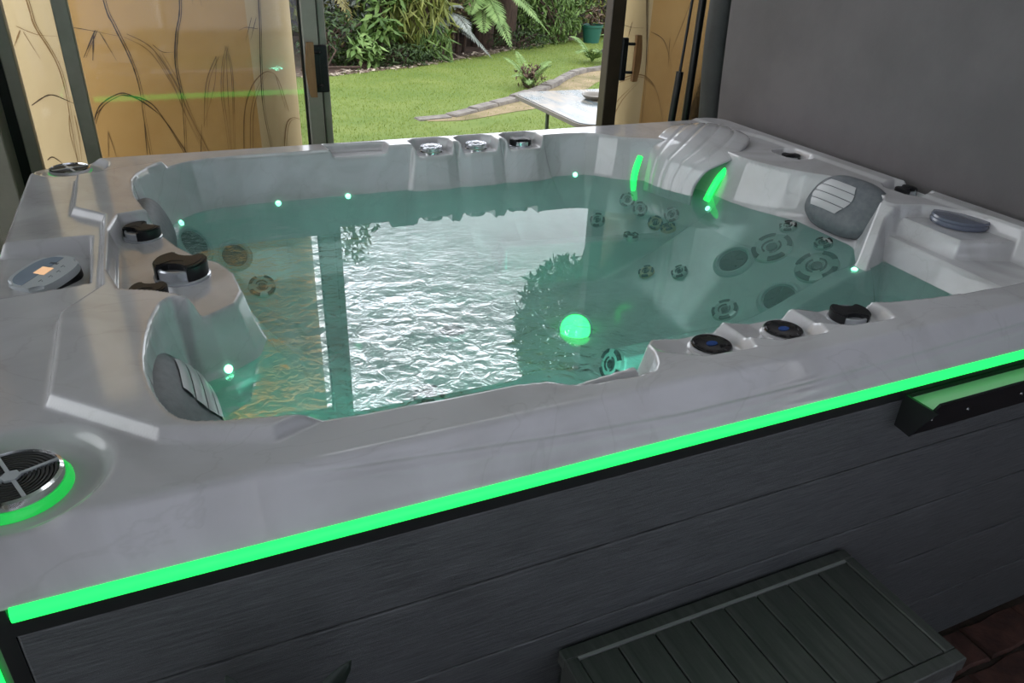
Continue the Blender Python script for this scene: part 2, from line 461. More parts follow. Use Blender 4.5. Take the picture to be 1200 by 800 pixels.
def hfield(x, y):
    """height of the moulded shell above / below the rim plane, in metres"""
    x = np.asarray(x, float); y = np.asarray(y, float)
    h = np.zeros(x.shape)
    # low raised border of the seating deck on the left
    d = sd_poly(x, y, RAISED)
    h = h + 0.019 * sstep(.007, -.007, d)
    # soft bead along the right hand deck
    d = sd_poly(x, y, [(2.215, 0.02), (2.40, 0.02), (2.40, 1.70), (2.16, 1.70), (2.19, 1.45), (2.235, 1.30)])
    h = h + 0.006 * sstep(.012, -.012, d) * sstep(.1, .3, y)
    # pans
    d = sd_poly(x, y, KNOBPAN)
    h = h - 0.044 * sstep(.008, -.008, d)
    d = sd_poly(x, y, CTRLPAN)
    h = h - (0.046 - 0.10 * np.clip(.157 - x, 0, .2)) * sstep(.006, -.006, d)
    d = sd_poly(x, y, HANDLE)
    h = h - 0.024 * sstep(.008, -.008, d)
    for k, (cx, cy) in enumerate(CAPS_BACK):
        pts = [(cx - .040, 1.598), (cx + .034, 1.598), (cx + .060, 1.575), (cx + .060, 1.40), (cx - .060, 1.40), (cx - .064, 1.578)]
        h = h - 0.034 * sstep(.007, -.007, sd_poly(x, y, pts))
    for k, (cx, cy) in enumerate(CAPS_FRONT):
        pts = [(cx - .16, 0.30), (cx - .115, 0.13), (cx - .05, 0.094), (cx + .045, 0.088), (cx + .056, 0.12), (cx + .058, 0.30)]
        t = np.clip((x - (cx - .13)) / .10, 0, 1)
        h = h - 0.026 * t * sstep(.009, -.009, sd_poly(x, y, pts))
    for cx, cy in ((2.200, 1.100), (2.252, 0.690)):
        pts = smooth_poly([(cx - .055, cy - .062), (cx + .030, cy - .066), (cx + .030, cy + .06), (cx - .055, cy + .055)], 1)
        h = h - 0.026 * sstep(.008, -.008, sd_poly(x, y, pts))
    # corner speakers sit in shallow dished pans
    for cx, cy, r in ((0.104, 0.135, .098), (0.085, 1.545, .085)):
        d = np.hypot(x - cx, y - cy)
        h = h - 0.016 * sstep(r + .012, r - .012, d)
    # the basin
    d = -sd_poly(x, y, BASIN)
    lip = np.interp(d, [-.02, 0, .012, .03, .06, .12, .22, .36], [.06, .02, -.03, -.105, -.15, -.22, -.34, -.40])
    back = 0.02 - d * 9.0
    right = np.clip((x - 1.70) / .34, 0, 1)
    seat = -.40 + 0 * x
    seat = seat - .17 * sstep(.05, -.05, sd_poly(x, y, [(0.62, 0.42), (1.22, 0.42), (1.32, 0.75), (1.25, 1.15), (0.62, 1.15)]))
    # recliner: back rest rising to the right, ridge on both of its sides
    rec = sd_poly(x, y, [(1.25, 0.55), (2.06, 0.56), (2.08, 1.10), (1.25, 1.22)])
    slope = -.40 + .27 * sstep(1.50, 2.08, x)
    seat = np.where(rec < 0, slope, seat + (slope - seat) * sstep(.06, 0, rec))
    ridge = sd_poly(x, y, [(1.20, 0.47), (1.95, 0.50), (1.95, 0.545), (1.20, 0.52)])
    rz = -.235 + .10 * sstep(1.55, 1.95, x)
    seat = smax(seat, np.where(ridge < .07, rz - 5 * np.clip(ridge, 0, 1) ** 1.15, -2), .03)
    ridge = sd_poly(x, y, [(1.25, 1.26), (1.92, 1.16), (1.92, 1.20), (1.25, 1.31)])
    seat = smax(seat, np.where(ridge < .09, -.27 - 3 * np.clip(ridge, 0, 1), -2), .03)
    wall = np.interp(d, [-.03, 0, .008, .02, .035, .06, .12, .20, .34], [.12, .012, -.03, -.08, -.125, -.17, -.25, -.32, -.40])
    bowl = smax(wall, seat, .04)
    bowl = np.where(d > .0, bowl, wall)
    # near right corner: stepped ledges under the lidded holder, and the arm of the recliner
    t1 = -.030 - 3.6 * np.clip(sd_poly(x, y, LIDTIER) + .002, 0, 1)
    t2 = -.075 - 3.2 * np.clip(sd_poly(x, y, MIDTIER) + .002, 0, 1)
    arm = sd_poly(x, y, [(2.16, 0.66), (2.07, 0.625), (1.925, 0.53), (1.93, 0.50), (2.04, 0.575), (2.15, 0.59)])
    az = np.interp(x, [1.90, 1.935, 2.0, 2.07], [-.19, -.13, -.06, -.004])
    t3 = az - 3.5 * np.clip(arm, 0, 1)
    bowl = np.where(d > -.01, smax(smax(smax(bowl, t1, .012), t2, .014), np.maximum(t3, -2), .02), bowl)
    # raised fin inside the front notch
    fin = sd_poly(x, y, [(0.87, 0.118), (0.985, 0.128), (0.985, 0.140), (0.87, 0.125)])
    bowl = np.where(d > -.01, smax(bowl, -.030 - 3 * np.clip(fin, 0, 1), .01), bowl)
    h = smin(h, bowl, .008)
    # pocket for the waterfall in the far right corner
    return h

def shell_normal(x, y, e=.006):
    dzx = (hfield(np.array([x + e]), np.array([y]))[0] - hfield(np.array([x - e]), np.array([y]))[0]) / (2 * e)
    dzy = (hfield(np.array([x]), np.array([y + e]))[0] - hfield(np.array([x]), np.array([y - e]))[0]) / (2 * e)
    n = np.array([-dzx, -dzy, 1.0]); return n / np.linalg.norm(n)

WORLD_ROOTS = set()
def root(name, loc, label, cat, group=None, kind=None):
    """an Empty at a thing's base whose parts are written in world coordinates"""
    o = empty(name, loc)
    WORLD_ROOTS.add(o.name)
    return tag(o, label, cat, group, kind)

_link = link
def link(name, me, parent=None, loc=None, rot=None):
    o = _link(name, me, parent, loc, rot)
    if parent is not None and parent.name in WORLD_ROOTS:
        o.matrix_parent_inverse = Matrix.Translation(parent.location).inverted()
    return o

# ================================================================== THE SETTING
def structure(o, label, cat):
    return tag(o, label, cat, kind='structure')

# ---- floor with clay pavers
floor = structure(box('floor', -.6, 3.6, -2.4, 2.38, -.12, -.012, 'mortar'), 'red brown paved floor around the spa', 'floor')
random.seed(5)
paver_meshes = []
for k in range(5):
    bm = bmesh.new()
    w, d = .196, .096
    pts = [(-w / 2, -d / 2), (-w / 6, -d / 2 - .006 + .003 * k % .008), (w / 5, -d / 2 + .003), (w / 2, -d / 2), (w / 2, d / 2), (w / 5, d / 2 + .004), (-w / 6, d / 2 - .004), (-w / 2, d / 2)]
    lo = [bm.verts.new((x, y, -.04)) for x, y in pts]
    mi = [bm.verts.new((x, y, -.007)) for x, y in pts]
    hi = [bm.verts.new((x * .94, y * .90, .0)) for x, y in pts]
    for a, c in ((lo, mi), (mi, hi)):
        for i in range(8): bm.faces.new((a[i], a[(i + 1) % 8], c[(i + 1) % 8], c[i]))
    bm.faces.new(hi)
    paver_meshes.append(bm_mesh('paver', bm, 'paver'))
for j in range(14):
    for i in range(17):
        x = -.35 + i * .206 + (.103 if j % 2 else 0)
        y = -.055 - j * .106
        if x > 3.1: continue
        o = link('paver', random.choice(paver_meshes), floor, (x, y, random.uniform(-.004, .001)), (random.uniform(-.012, .012), random.uniform(-.012, .012), random.uniform(-.02, .02) + (PI if random.random() < .5 else 0)))

# ---- ceiling and side walls
ceil = empty('ceiling', (1.5, 0, 2.42)); WORLD_ROOTS.add(ceil.name)
structure(ceil, 'pale lining board ceiling with a four pane roof light over the spa', 'ceiling')
SX0, SX1, SY0, SY1 = .62, 1.72, .42, 1.12
for a in ((-.6, SX0, -2.7, 2.36), (SX1, 3.6, -2.7, 2.36), (SX0, SX1, -2.7, SY0), (SX0, SX1, SY1, 2.36)):
    box('ceiling_panel', *a, 2.42, 2.50, 'ceiling_board', ceil)
for k in range(4):
    xa = SX0 + (SX1 - SX0) / 4 * k
    box('roof_light_pane', xa + .018, xa + (SX1 - SX0) / 4 - .018, SY0, SY1, 2.48, 2.486, 'pane_glass', ceil)
for k in range(5):
    xa = SX0 + (SX1 - SX0) / 4 * k
    box('roof_light_bar', xa - .018, xa + .018, SY0, SY1, 2.42, 2.51, 'ceiling_board', ceil)
structure(box('wall_right', 3.5, 3.62, -2.4, 2.38, 0, 2.42, 'wall_dark'), 'dark wall behind the raised spa cover', 'wall')

wf = empty('wall_front', (1.5, -2.6, 0)); WORLD_ROOTS.add(wf.name)
structure(wf, 'unseen frosted panel wall added behind the viewer as soft fill light', 'wall')
box('low_wall', -.6, 3.62, -2.7, -2.6, 0, .25, 'wall_paint', wf)
for k in range(4):
    box('frosted_fill_panel', -.58 + k * 1.05, -.58 + k * 1.05 + 1.01, -2.653, -2.647, .25, 2.42, 'frosted_fill', wf)
for k in range(5):
    box('post', -.60 + k * 1.05, -.56 + k * 1.05, -2.68, -2.62, .25, 2.42, 'wall_paint', wf)
# ---- mural walls outside the glass: plastered, with rounded ends facing the opening
WY, WR = 2.90, .19
WK = (WY + .757) / (2.45 + .757)
def wx_(x): return .336 + (x - .336) * WK
def wz_(z): return 1.555 + (z - 1.555) * WK
WLX, WRX = wx_(.68), wx_(2.49)
WR = .19 * WK
def mural_wall(name, pts, pale, label):
    """pts: outline in plan (x, y)"""
    bm = bmesh.new()
    lo = [bm.verts.new((x, y, -.1)) for x, y in pts]
    hi = [bm.verts.new((x, y, 2.75)) for x, y in pts]
    n = len(pts)
    bm.faces.new(hi)
    for i in range(n):
        j = (i + 1) % n
        f = bm.faces.new((lo[i], lo[j], hi[j], hi[i]))
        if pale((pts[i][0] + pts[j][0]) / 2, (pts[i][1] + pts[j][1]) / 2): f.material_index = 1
    return structure(obj(name, bm, ['mural_plaster', 'mural_pale'], smooth=math.radians(35)), label, 'wall')
arcl = [(WLX + WR * math.cos(a), WY + WR + WR * math.sin(a)) for a in np.linspace(-PI / 2, PI / 2, 17)]
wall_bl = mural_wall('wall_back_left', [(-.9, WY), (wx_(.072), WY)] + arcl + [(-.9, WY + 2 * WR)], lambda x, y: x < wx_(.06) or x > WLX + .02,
                     'ochre plaster wall painted with dark bamboo stalks and blades, left of the garden opening')
RR = .125
arcr = [(WRX + RR * math.cos(a), WY + RR + RR * math.sin(a)) for a in np.linspace(PI / 2, 3 * PI / 2, 17)]
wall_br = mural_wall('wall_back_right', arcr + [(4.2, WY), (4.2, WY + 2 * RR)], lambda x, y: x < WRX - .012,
                     'ochre plaster wall with painted blades, right of the garden opening beside the cover')

def wall_y(x):
    if x > WLX and x < 1.5:
        return WY + WR - math.sqrt(max(WR * WR - (x - WLX) ** 2, 0))
    if x < WRX and x > 1.5:
        return WY + RR - math.sqrt(max(RR * RR - (WRX - x) ** 2, 0))
    return WY

def stroke(bm, pts, w, off=.0015):
    c = catmull(pts, 7)
    n = len(c)
    L, Rr = [], []
    rnd = random.Random(int(abs(pts[0][0]) * 1e4))
    for i, p in enumerate(c):
        t = c[min(i + 1, n - 1)] - c[max(i - 1, 0)]
        t = t / (np.linalg.norm(t) + 1e-9)
        f = i / (n - 1)
        ww = w * (.35 + .65 * math.sin(PI * min(f * 1.2 + .1, 1))) * rnd.uniform(.7, 1.2) / 2
        for lst, s in ((L, 1), (Rr, -1)):
            x, z = p[0] - t[1] * ww * s, p[1] + t[0] * ww * s
            lst.append(bm.verts.new((x, wall_y(x) - off, z)))
    for i in range(n - 1):
        bm.faces.new((L[i], L[i + 1], Rr[i + 1], Rr[i]))

def painting(name, parent, strokes, material):
    bm = bmesh.new()
    for w, pts in strokes: stroke(bm, pts, w)
    o = obj(name, bm, material, parent)
    return o

S = {
 's1': [(0.20, 1.60), (0.208, 1.29), (0.225, 1.206), (0.25, 1.118), (0.265, 1.043), (0.269, 0.966), (0.264, 0.871), (0.263, 0.70)],
 's1b': [(0.264, 0.871), (0.248, 0.70)],
 's1tw': [(0.093, 1.202), (0.145, 1.192), (0.232, 1.172)], 'l1': [(0.163, 1.192), (0.108, 1.101)], 'l2': [(0.155, 1.178), (0.135, 1.091)], 'l3': [(0.175, 1.187), (0.212, 1.089)],
 's2': [(0.47, 1.6), (0.455, 1.291), (0.424, 1.175), (0.406, 1.075), (0.408, 0.96), (0.402, 0.864), (0.383, 0.70)],
 's2b': [(0.262, 1.179), (0.338, 1.127), (0.396, 1.003), (0.428, 0.884), (0.49, 0.70)],
 's2c': [(0.345, 1.112), (0.386, 1.003), (0.41, 0.896), (0.465, 0.70)],
 's2d': [(0.341, 1.141), (0.37, 1.116), (0.409, 1.115)],
 's3': [(0.594, 1.133), (0.569, 1.061), (0.552, 0.955), (0.552, 0.845), (0.55, 0.70)],
 's3b': [(0.594, 1.133), (0.605, 1.06), (0.598, 0.953), (0.587, 0.843), (0.572, 0.70)],
 's3c': [(0.593, 1.112), (0.579, 0.986), (0.559, 0.70)],
 's4': [(0.553, 1.097), (0.503, 0.999), (0.472, 0.838)], 's4b': [(0.553, 1.097), (0.534, 0.998), (0.479, 0.86)],
 's5': [(0.74, 1.6), (0.732, 1.293), (0.71, 1.046), (0.703, 0.893), (0.72, 0.70)],
 's5b': [(0.717, 1.192), (0.675, 1.198), (0.648, 1.188)], 's5c': [(0.716, 1.233), (0.685, 1.152)],
 's6': [(0.605, 0.70), (0.627, 0.874), (0.663, 0.972), (0.702, 1.02), (0.741, 1.035), (0.776, 1.001), (0.808, 0.871)],
 's6b': [(0.63, 0.70), (0.651, 0.873), (0.685, 0.971), (0.724, 1.027)], 's6c': [(0.767, 1.018), (0.793, 0.889)],
 's7': [(0.094, 0.875), (0.124, 0.931), (0.174, 0.965), (0.223, 0.973), (0.293, 0.923), (0.342, 0.856), (0.41, 0.70)],
 's7b': [(0.203, 0.969), (0.278, 0.95), (0.327, 0.889), (0.40, 0.70)], 's7c': [(0.104, 0.9), (0.145, 0.94)],
 's8': [(0.765, 0.70), (0.791, 0.82), (0.825, 0.841), (0.86, 0.821)], 's9': [(0.135, 0.841), (0.11, 0.70)], 's9b': [(0.135, 0.841), (0.15, 0.70)],
 't1': [(0.439, 0.70), (0.465, 0.849)], 't2': [(0.521, 1.35), (0.528, 1.272)], 't3': [(0.50, 1.35), (0.499, 1.277)],
 'p1': [(-0.04, 1.5), (-0.025, 1.288), (-0.02, 1.207), (0.007, 1.132), (0.023, 1.065), (0.026, 0.976), (0.02, 0.884), (0.01, 0.70)],
 'p2': [(-0.075, 1.207), (-0.017, 1.179), (0.043, 1.174)], 'p3': [(-0.089, 0.945), (-0.028, 0.978), (0.018, 0.961), (0.072, 0.928)],
 'p4': [(0.02, 0.905), (0.009, 0.832), (0.015, 0.70)], 'p5': [(0.037, 0.904), (0.035, 0.82), (0.022, 0.70)],
 'p6': [(-0.066, 1.194), (-0.095, 1.143)], 'p7': [(-0.058, 1.189), (-0.027, 1.1)], 'p8': [(-0.084, 0.748), (-0.063, 0.757), (-0.03, 0.72)],
 'r1': [(2.44, 1.55), (2.457, 1.303), (2.482, 1.109), (2.496, 0.921), (2.504, 0.70)],
 'r2': [(2.356, 0.909), (2.422, 0.967), (2.496, 0.965), (2.572, 0.892), (2.64, 0.72)], 'r3': [(2.364, 0.70), (2.395, 0.855), (2.466, 0.957)],
 'r4': [(2.498, 1.166), (2.578, 1.124), (2.642, 1.004)], 'r5': [(2.608, 1.141), (2.62, 1.004)], 'r6': [(2.70, 1.30), (2.672, 1.206), (2.643, 1.123), (2.622, 1.056)],
 'r7': [(2.349, 1.208), (2.403, 1.184), (2.454, 1.183)], 'r8': [(2.41, 1.208), (2.4, 1.127)], 'r9': [(2.8, 0.70), (2.791, 0.856), (2.789, 0.965)]}
S = {k: [(wx_(x), wz_(z)) for x, z in v] for k, v in S.items()}
def sh(pts, dx, dz=0): return [(x + dx, z + dz) for x, z in pts]
W1, W2 = .0055, .0028
painting('painted_bamboo', wall_bl, [(W1, S['s1']), (W2, sh(S['s1'], .009)), (W2, S['s1b']), (W2, S['s1tw']), (W1, S['l1']), (W1, S['l2']), (W2, S['l3']), (W2, sh(S['l1'], .008))], 'mural_ink')
painting('painted_bamboo', wall_bl, [(W1, S['s2']), (W2, sh(S['s2'], .008)), (W2, S['s2d']), (W2, S['t1']), (W2, S['t2']), (W2, S['t3'])], 'mural_ink')
painting('painted_blade', wall_bl, [(W1, S['s2b']), (W2, S['s2c']), (W2, sh(S['s2b'], -.012, -.012)), (W2, sh(S['s2c'], .014)), (W2, sh(S['s2c'], .026))], 'mural_ink_soft')
painting('painted_blade', wall_bl, [(W2, S['s3']), (W2, S['s3b']), (W2, S['s3c']), (W2, sh(S['s3'], .009)), (W2, sh(S['s3b'], -.006))], 'mural_ink_soft')
painting('painted_blade', wall_bl, [(W1, S['s4']), (W2, S['s4b']), (W2, sh(S['s4'], .012))], 'mural_ink_soft')
painting('painted_bamboo', wall_bl, [(W1, S['s5']), (W2, sh(S['s5'], .007)), (W2, S['s5b']), (W2, S['s5c']), (W2, sh(S['s5c'], -.02))], 'mural_ink')
painting('painted_blade', wall_bl, [(W1, S['s6']), (W2, S['s6b']), (W2, S['s6c']), (W2, sh(S['s6b'], .012))], 'mural_ink_soft')
painting('painted_blade', wall_bl, [(W1, S['s7']), (W1, S['s7b']), (W2, S['s7c']), (W2, sh(S['s7'], .006, -.008))], 'mural_ink')
painting('painted_blade', wall_bl, [(W1, S['s8']), (W2, sh(S['s8'], .01, -.008))], 'mural_ink_soft')
painting('painted_blade', wall_bl, [(W2, S['s9']), (W2, S['s9b'])], 'mural_ink_soft')
painting('painted_bamboo', wall_bl, [(W1, S['p1']), (W2, sh(S['p1'], .008)), (W2, S['p2']), (W1, S['p6']), (W2, S['p7']), (W2, S['p4']), (W2, S['p5'])], 'mural_ink_soft')
painting('painted_blade', wall_bl, [(W1, S['p3']), (W1, S['p8'])], 'mural_ink')
painting('painted_bamboo', wall_br, [(W1, S['r1']), (W2, sh(S['r1'], .008)), (W2, S['r7']), (W2, S['r8'])], 'mural_ink')
painting('painted_blade', wall_br, [(W1, S['r2']), (W2, S['r3']), (W2, sh(S['r2'], .004, -.012)), (W2, sh(S['r3'], .012))], 'mural_ink_soft')
painting('painted_blade', wall_br, [(W2, S['r4']), (W2, S['r5']), (W2, S['r6'])], 'mural_ink')
painting('painted_blade', wall_br, [(W2, S['r9']), (W2, sh(S['r9'], .01))], 'mural_ink_soft')

# ---- glazed back wall: fixed light at the corner, two sliding door leaves pushed apart
GY = 2.30
TOP = 2.20
def glazed(name, label, cat):
    o = empty(name, (0, GY, 0))
    WORLD_ROOTS.add(o.name)
    return structure(o, label, cat)
win = glazed('window_1', 'narrow fixed glass light in a bronze frame at the back left corner', 'window')
box('frame_post', -.119, -.080, GY - .03, GY + .03, 0, TOP, 'frame_bronze', win, .003)
box('seal', -.152, -.119, GY - .012, GY + .03, 0, TOP, 'seal_black', win)
box('pane', -.080, .060, GY - .003, GY + .003, .05, TOP, 'pane_glass', win)
box('rail', -.15, .06, GY - .03, GY + .03, 0, .05, 'frame_bronze', win, .003)

d1 = glazed('door_1', 'sliding glass door leaf with a wooden pull, in front of the painted wall', 'door')
box('stile', .060, .107, GY - .028, GY + .028, 0, TOP, 'frame_bronze', d1, .003)
box('stile', .852, .908, GY - .028, GY + .028, 0, TOP, 'frame_bronze', d1, .003)
box('stile', .913, .940, GY - .020, GY + .045, 0, TOP, 'frame_bronze', d1, .003)
box('seal', .845, .9135, GY - .010, GY + .012, 0, TOP, 'seal_black', d1)
box('rail', .107, .852, GY - .025, GY + .025, 0, .09, 'frame_bronze', d1, .003)
box('rail', .107, .852, GY - .025, GY + .025, TOP - .08, TOP, 'frame_bronze', d1, .003)
box('pane', .107, .852, GY - .003, GY + .003, .09, TOP - .08, 'pane_glass', d1)
lk = box('lock_plate', .872, .936, GY - .036, GY - .018, .985, 1.155, 'black_plastic', d1, .004)
box('lock_slot', .904, .908, GY - .0375, GY - .030, .99, 1.15, 'seal_black', lk)

def wood_pull(parent, x, zc, side):
    """a bowed timber grip on two black arms"""
    bm = bmesh.new()
    prof = []
    for k in range(15):
        t = k / 14 * 2 - 1
        wx = .0165 - .005 * t * t
        bow = -.006 * (1 - t * t) * side
        r = bmesh.ops.create_cube(bm, size=0)['verts'] if False else None
        z = zc + t * .098
        prof.append([(x + bow - wx, z), (x + bow + wx, z)])
    ring = []
    for (a, b_) in prof:
        ring.append([bm.verts.new((p[0], y, p[1])) for p, y in ((a, GY - .060), (b_, GY - .060), (b_, GY - .042), (a, GY - .042))])
    for a, b_ in zip(ring[:-1], ring[1:]):
        for i in range(4): bm.faces.new((a[i], a[(i + 1) % 4], b_[(i + 1) % 4], b_[i]))
    bm.faces.new(ring[0][::-1]); bm.faces.new(ring[-1])
    g = obj('door_pull', bm, 'handle_wood', parent, smooth=math.radians(40))
    tag(g, 'bowed wooden pull handle')
    for s in (-1, 1):
        bm = bmesh.new()
        add_tube(bm, [(x, GY - .048, zc + s * .06), (x + .03 * side, GY - .040, zc + s * .06), (x + .045 * side, GY - .026, zc + s * .06)], .0065, 8)
        obj('pull_arm', bm, 'black_plastic', g)
    return g
wood_pull(d1, .872, 1.070, 1)
d2 = glazed('door_2', 'brown sliding glass door leaf with a wooden pull, right of the garden opening', 'door')
box('stile', 2.168, 2.238, GY - .028, GY + .028, 0, TOP, 'frame_brown', d2, .003)
box('stile', 3.05, 3.12, GY - .028, GY + .028, 0, TOP, 'frame_brown', d2, .003)
box('rail', 2.238, 3.05, GY - .025, GY + .025, 0, .09, 'frame_brown', d2, .003)
box('rail', 2.238, 3.05, GY - .025, GY + .025, TOP - .08, TOP, 'frame_brown', d2, .003)
box('pane', 2.238, 3.05, GY - .003, GY + .003, .09, TOP - .08, 'pane_glass', d2)
lk = box('lock_plate', 2.232, 2.262, GY - .040, GY - .015, .985, 1.165, 'black_plastic', d2, .004)
box('lock_slot', 2.244, 2.250, GY - .0415, GY - .035, 1.02, 1.13, 'seal_black', lk)
wood_pull(d2, 2.300, 1.080, -1)
structure(box('trim_1', -.2, 3.5, GY - .05, GY + .06, TOP, 2.42, 'frame_bronze', None, .004), 'bronze head track above the sliding doors', 'trim')
structure(box('trim_2', .94, 2.168, GY - .05, GY + .06, -.012, .03, 'frame_bronze', None, .004), 'bronze floor track in the door opening', 'trim')

# ---- glazed left side
lw = empty('wall_left', (-.2, 0, 0)); WORLD_ROOTS.add(lw.name)
structure(lw, 'glazed left side of the spa room with a low tan wall', 'wall')
box('low_wall', -.32, -.185, -2.6, 2.30, 0, .52, 'wall_paint', lw, .004)
box('corner_post', -.24, -.152, 2.14, 2.335, 0, TOP, 'frame_bronze', lw, .004)
for y in (1.05, 0.0, -1.05):
    box('post', -.26, -.20, y - .03, y + .03, .52, TOP, 'frame_bronze', lw, .003)
for y0, y1 in ((1.08, 2.14), (.03, 1.02), (-1.02, -.03)):
    box('pane', -.236, -.230, y0, y1, .52, TOP, 'pane_glass', lw)
box('solid_bay', -.30, -.20, -2.6, -1.05, .52, TOP, 'wall_paint', lw)
box('head_rail', -.27, -.19, -2.6, 2.3, TOP, 2.42, 'frame_bronze', lw, .003)

# ================================================================== THE SPA
tub = root('hot_tub', (1.14, .83, 0), 'large grey acrylic spa tub with dark board cabinet and glowing green edge', 'hot tub')

# ---- moulded shell: one continuous sheet, deck, pans, basin and outer lip
CR = .075
PS = [0, .004, .009, .015, .092, .097, .103, .125]
PO = [0, .0035, .0070, .0105, .0445, .0462, .0450, .028]
PZ = [0, -.0006, -.0030, -.0080, -.0765, -.0800, -.0830, -.0830]
def skirt_map(px, py):
    cx, cy = (CX0 + CX1) / 2, (CY0 + CY1) / 2
    hx, hy = (CX1 - CX0) / 2 - CR, (CY1 - CY0) / 2 - CR
    qx, qy = abs(px - cx) - hx, abs(py - cy) - hy
    mxx, myy = np.maximum(qx, 0), np.maximum(qy, 0)
    ln = np.hypot(mxx, myy)
    d = ln + np.minimum(np.maximum(qx, qy), 0) - CR
    nx = np.where(ln > 1e-9, mxx / np.maximum(ln, 1e-9), 0) * np.sign(px - cx)
    ny = np.where(ln > 1e-9, myy / np.maximum(ln, 1e-9), 0) * np.sign(py - cy)
    s = np.clip(d, 0, PS[-1])
    bx, by = px - nx * np.maximum(d, 0), py - ny * np.maximum(d, 0)
    off = np.interp(s, PS, PO); dz = np.interp(s, PS, PZ)
    # long swept crease pressed into the front lip
    sc = .012 + .080 * np.interp(px, [.36, .6, .8, 1.0, 1.25, 1.5, 1.85, 2.15], [.03, .27, .46, .58, .57, .50, .35, .18])
    fr = np.where(ny < -.7, 1, 0) * sstep(.36, .52, px) * sstep(2.2, 1.9, px) * sstep(.092, .078, s)
    off = off + fr * (.0022 * np.exp(-((s - sc) / .0042) ** 2) + .0016 * np.exp(-((s - sc - .017) / .0042) ** 2))
    off = off - fr * .0022 * sstep(sc - .004, sc + .004, s)
    hz = hfield(bx, by) * np.where(d > 0, sstep(.05, 0, d), 1)
    return bx + nx * off, by + ny * off, RIM + hz + dz
NX, NY = 690, 500
gx, gy = np.meshgrid(np.linspace(CX0 - .125, CX1 + .125, NX), np.linspace(CY0 - .125, CY1 + .125, NY))
vx, vy, vz = skirt_map(gx, gy)
verts = np.stack([vx, vy, vz], -1).reshape(-1, 3)
ii = np.arange(NX * NY).reshape(NY, NX)
quads = np.stack([ii[:-1, :-1], ii[:-1, 1:], ii[1:, 1:], ii[1:, :-1]], -1).reshape(-1, 4)
me = bpy.data.meshes.new('shell')
me.vertices.add(len(verts)); me.vertices.foreach_set('co', verts.ravel().astype('f4'))
me.loops.add(quads.size); me.loops.foreach_set('vertex_index', quads.ravel().astype('i4'))
me.polygons.add(len(quads)); me.polygons.foreach_set('loop_start', np.arange(0, quads.size, 4, dtype='i4'))
me.polygons.foreach_set('use_smooth', np.ones(len(quads), dtype=bool))
me.update(calc_edges=True); me.validate()
me.materials.append(MATS['acrylic_shell'])
shell = tag(link('shell', me, tub), 'pale grey marbled acrylic shell')

# ---- glowing strips under the lip
ZL0, ZL1 = .854, .875
def led_bar(a, b, inward):
    """half-round light bar between two plan points"""
    a, b = Vector((*a, 0)), Vector((*b, 0))
    t = (b - a).normalized(); nrm = Vector((*inward, 0)) * -1
    bm = bmesh.new(); rings = []
    for p in (a, b):
        ring = []
        for k in range(9):
            an = -PI / 2 + PI * k / 8
            ring.append(bm.verts.new(p + nrm * (.002 + .007 * math.cos(an)) + Vector((0, 0, (ZL0 + ZL1) / 2 + (ZL1 - ZL0) / 2 * math.sin(an)))))
        ring.append(bm.verts.new(p - nrm * .02 + Vector((0, 0, ZL1)))); ring.append(bm.verts.new(p - nrm * .02 + Vector((0, 0, ZL0))))
        rings.append(ring)
    m_ = len(rings[0])
    for i in range(m_): bm.faces.new((rings[0][i], rings[0][(i + 1) % m_], rings[1][(i + 1) % m_], rings[1][i]))
    bm.faces.new(rings[0][::-1]); bm.faces.new(rings[1])
    o = obj('light_strip', bm, 'led_green', tub, smooth=math.radians(50))
    return tag(o, 'glowing green light strip')
BX0, BX1, BY0, BY1 = -.045, 2.325, 0.0, 1.655
CH = .122
led_bar((BX0 + CH + .012, BY0), (BX1 - .06, BY0), (0, 1))
led_bar((BX0, BY0 + CH), (BX0, BY1 - CH), (1, 0))
led_bar((BX1, BY0 + CH), (BX1, BY1 - CH), (-1, 0))
led_bar((BX0 + CH, BY1), (BX1 - CH, BY1), (0, -1))

# ---- cabinet: five boards a side, black trims, chamfered corner posts each with an upright light
for a in ((BX0 + .024, BX1 - .024, BY0 + .024, BY0 + .034), (BX0 + .024, BX1 - .024, BY1 - .034, BY1 - .024), (BX0 + .024, BX0 + .034, BY0 + .034, BY1 - .034), (BX1 - .034, BX1 - .024, BY0 + .034, BY1 - .034)):
    box('inner_panel', *a, .004, .862, 'black_trim', tub)
box('base_tray', BX0 + .034, BX1 - .034, BY0 + .034, BY1 - .034, .004, .03, 'black_trim', tub)
ZB = [.004, .180, .356, .520, .690, .831]
def boards(x0, x1, axis, fixed, out):
    for k in range(5):
        z0, z1 = ZB[k] + .0012, ZB[k + 1] - .0012
        bm = bmesh.new()
        if axis == 'x':
            y0, y1 = (fixed, fixed + .022) if out < 0 else (fixed - .022, fixed)
            add_box(bm, x0, x1, y0, y1, z0, z1, .0035, 2)
        else:
            y0, y1 = (fixed, fixed + .022) if out < 0 else (fixed - .022, fixed)
            add_box(bm, y0, y1, x0, x1, z0, z1, .0016, 2)
        obj('cabinet_board', bm, 'cabinet_board', tub)
    if axis == 'x':
        box('trim', x0, x1, min(fixed, fixed + .025 * -out) - (.002 if out < 0 else 0), max(fixed, fixed - .025 * out), .831, .8545, 'black_trim', tub)
    else:
        box('trim', min(fixed, fixed - .025 * out) - (.002 if out < 0 else 0), max(fixed, fixed - .025 * out), x0, x1, .831, .8545, 'black_trim', tub)
boards(BX0 + CH + .008, BX1 - .028, 'x', BY0, -1)
boards(BX0 + CH + .008, BX1 - CH - .008, 'x', BY1, 1)
boards(BY0 + CH + .008, BY1 - CH - .008, 'y', BX0, -1)
boards(BY0 + .028, BY1 - CH - .008, 'y', BX1, 1)
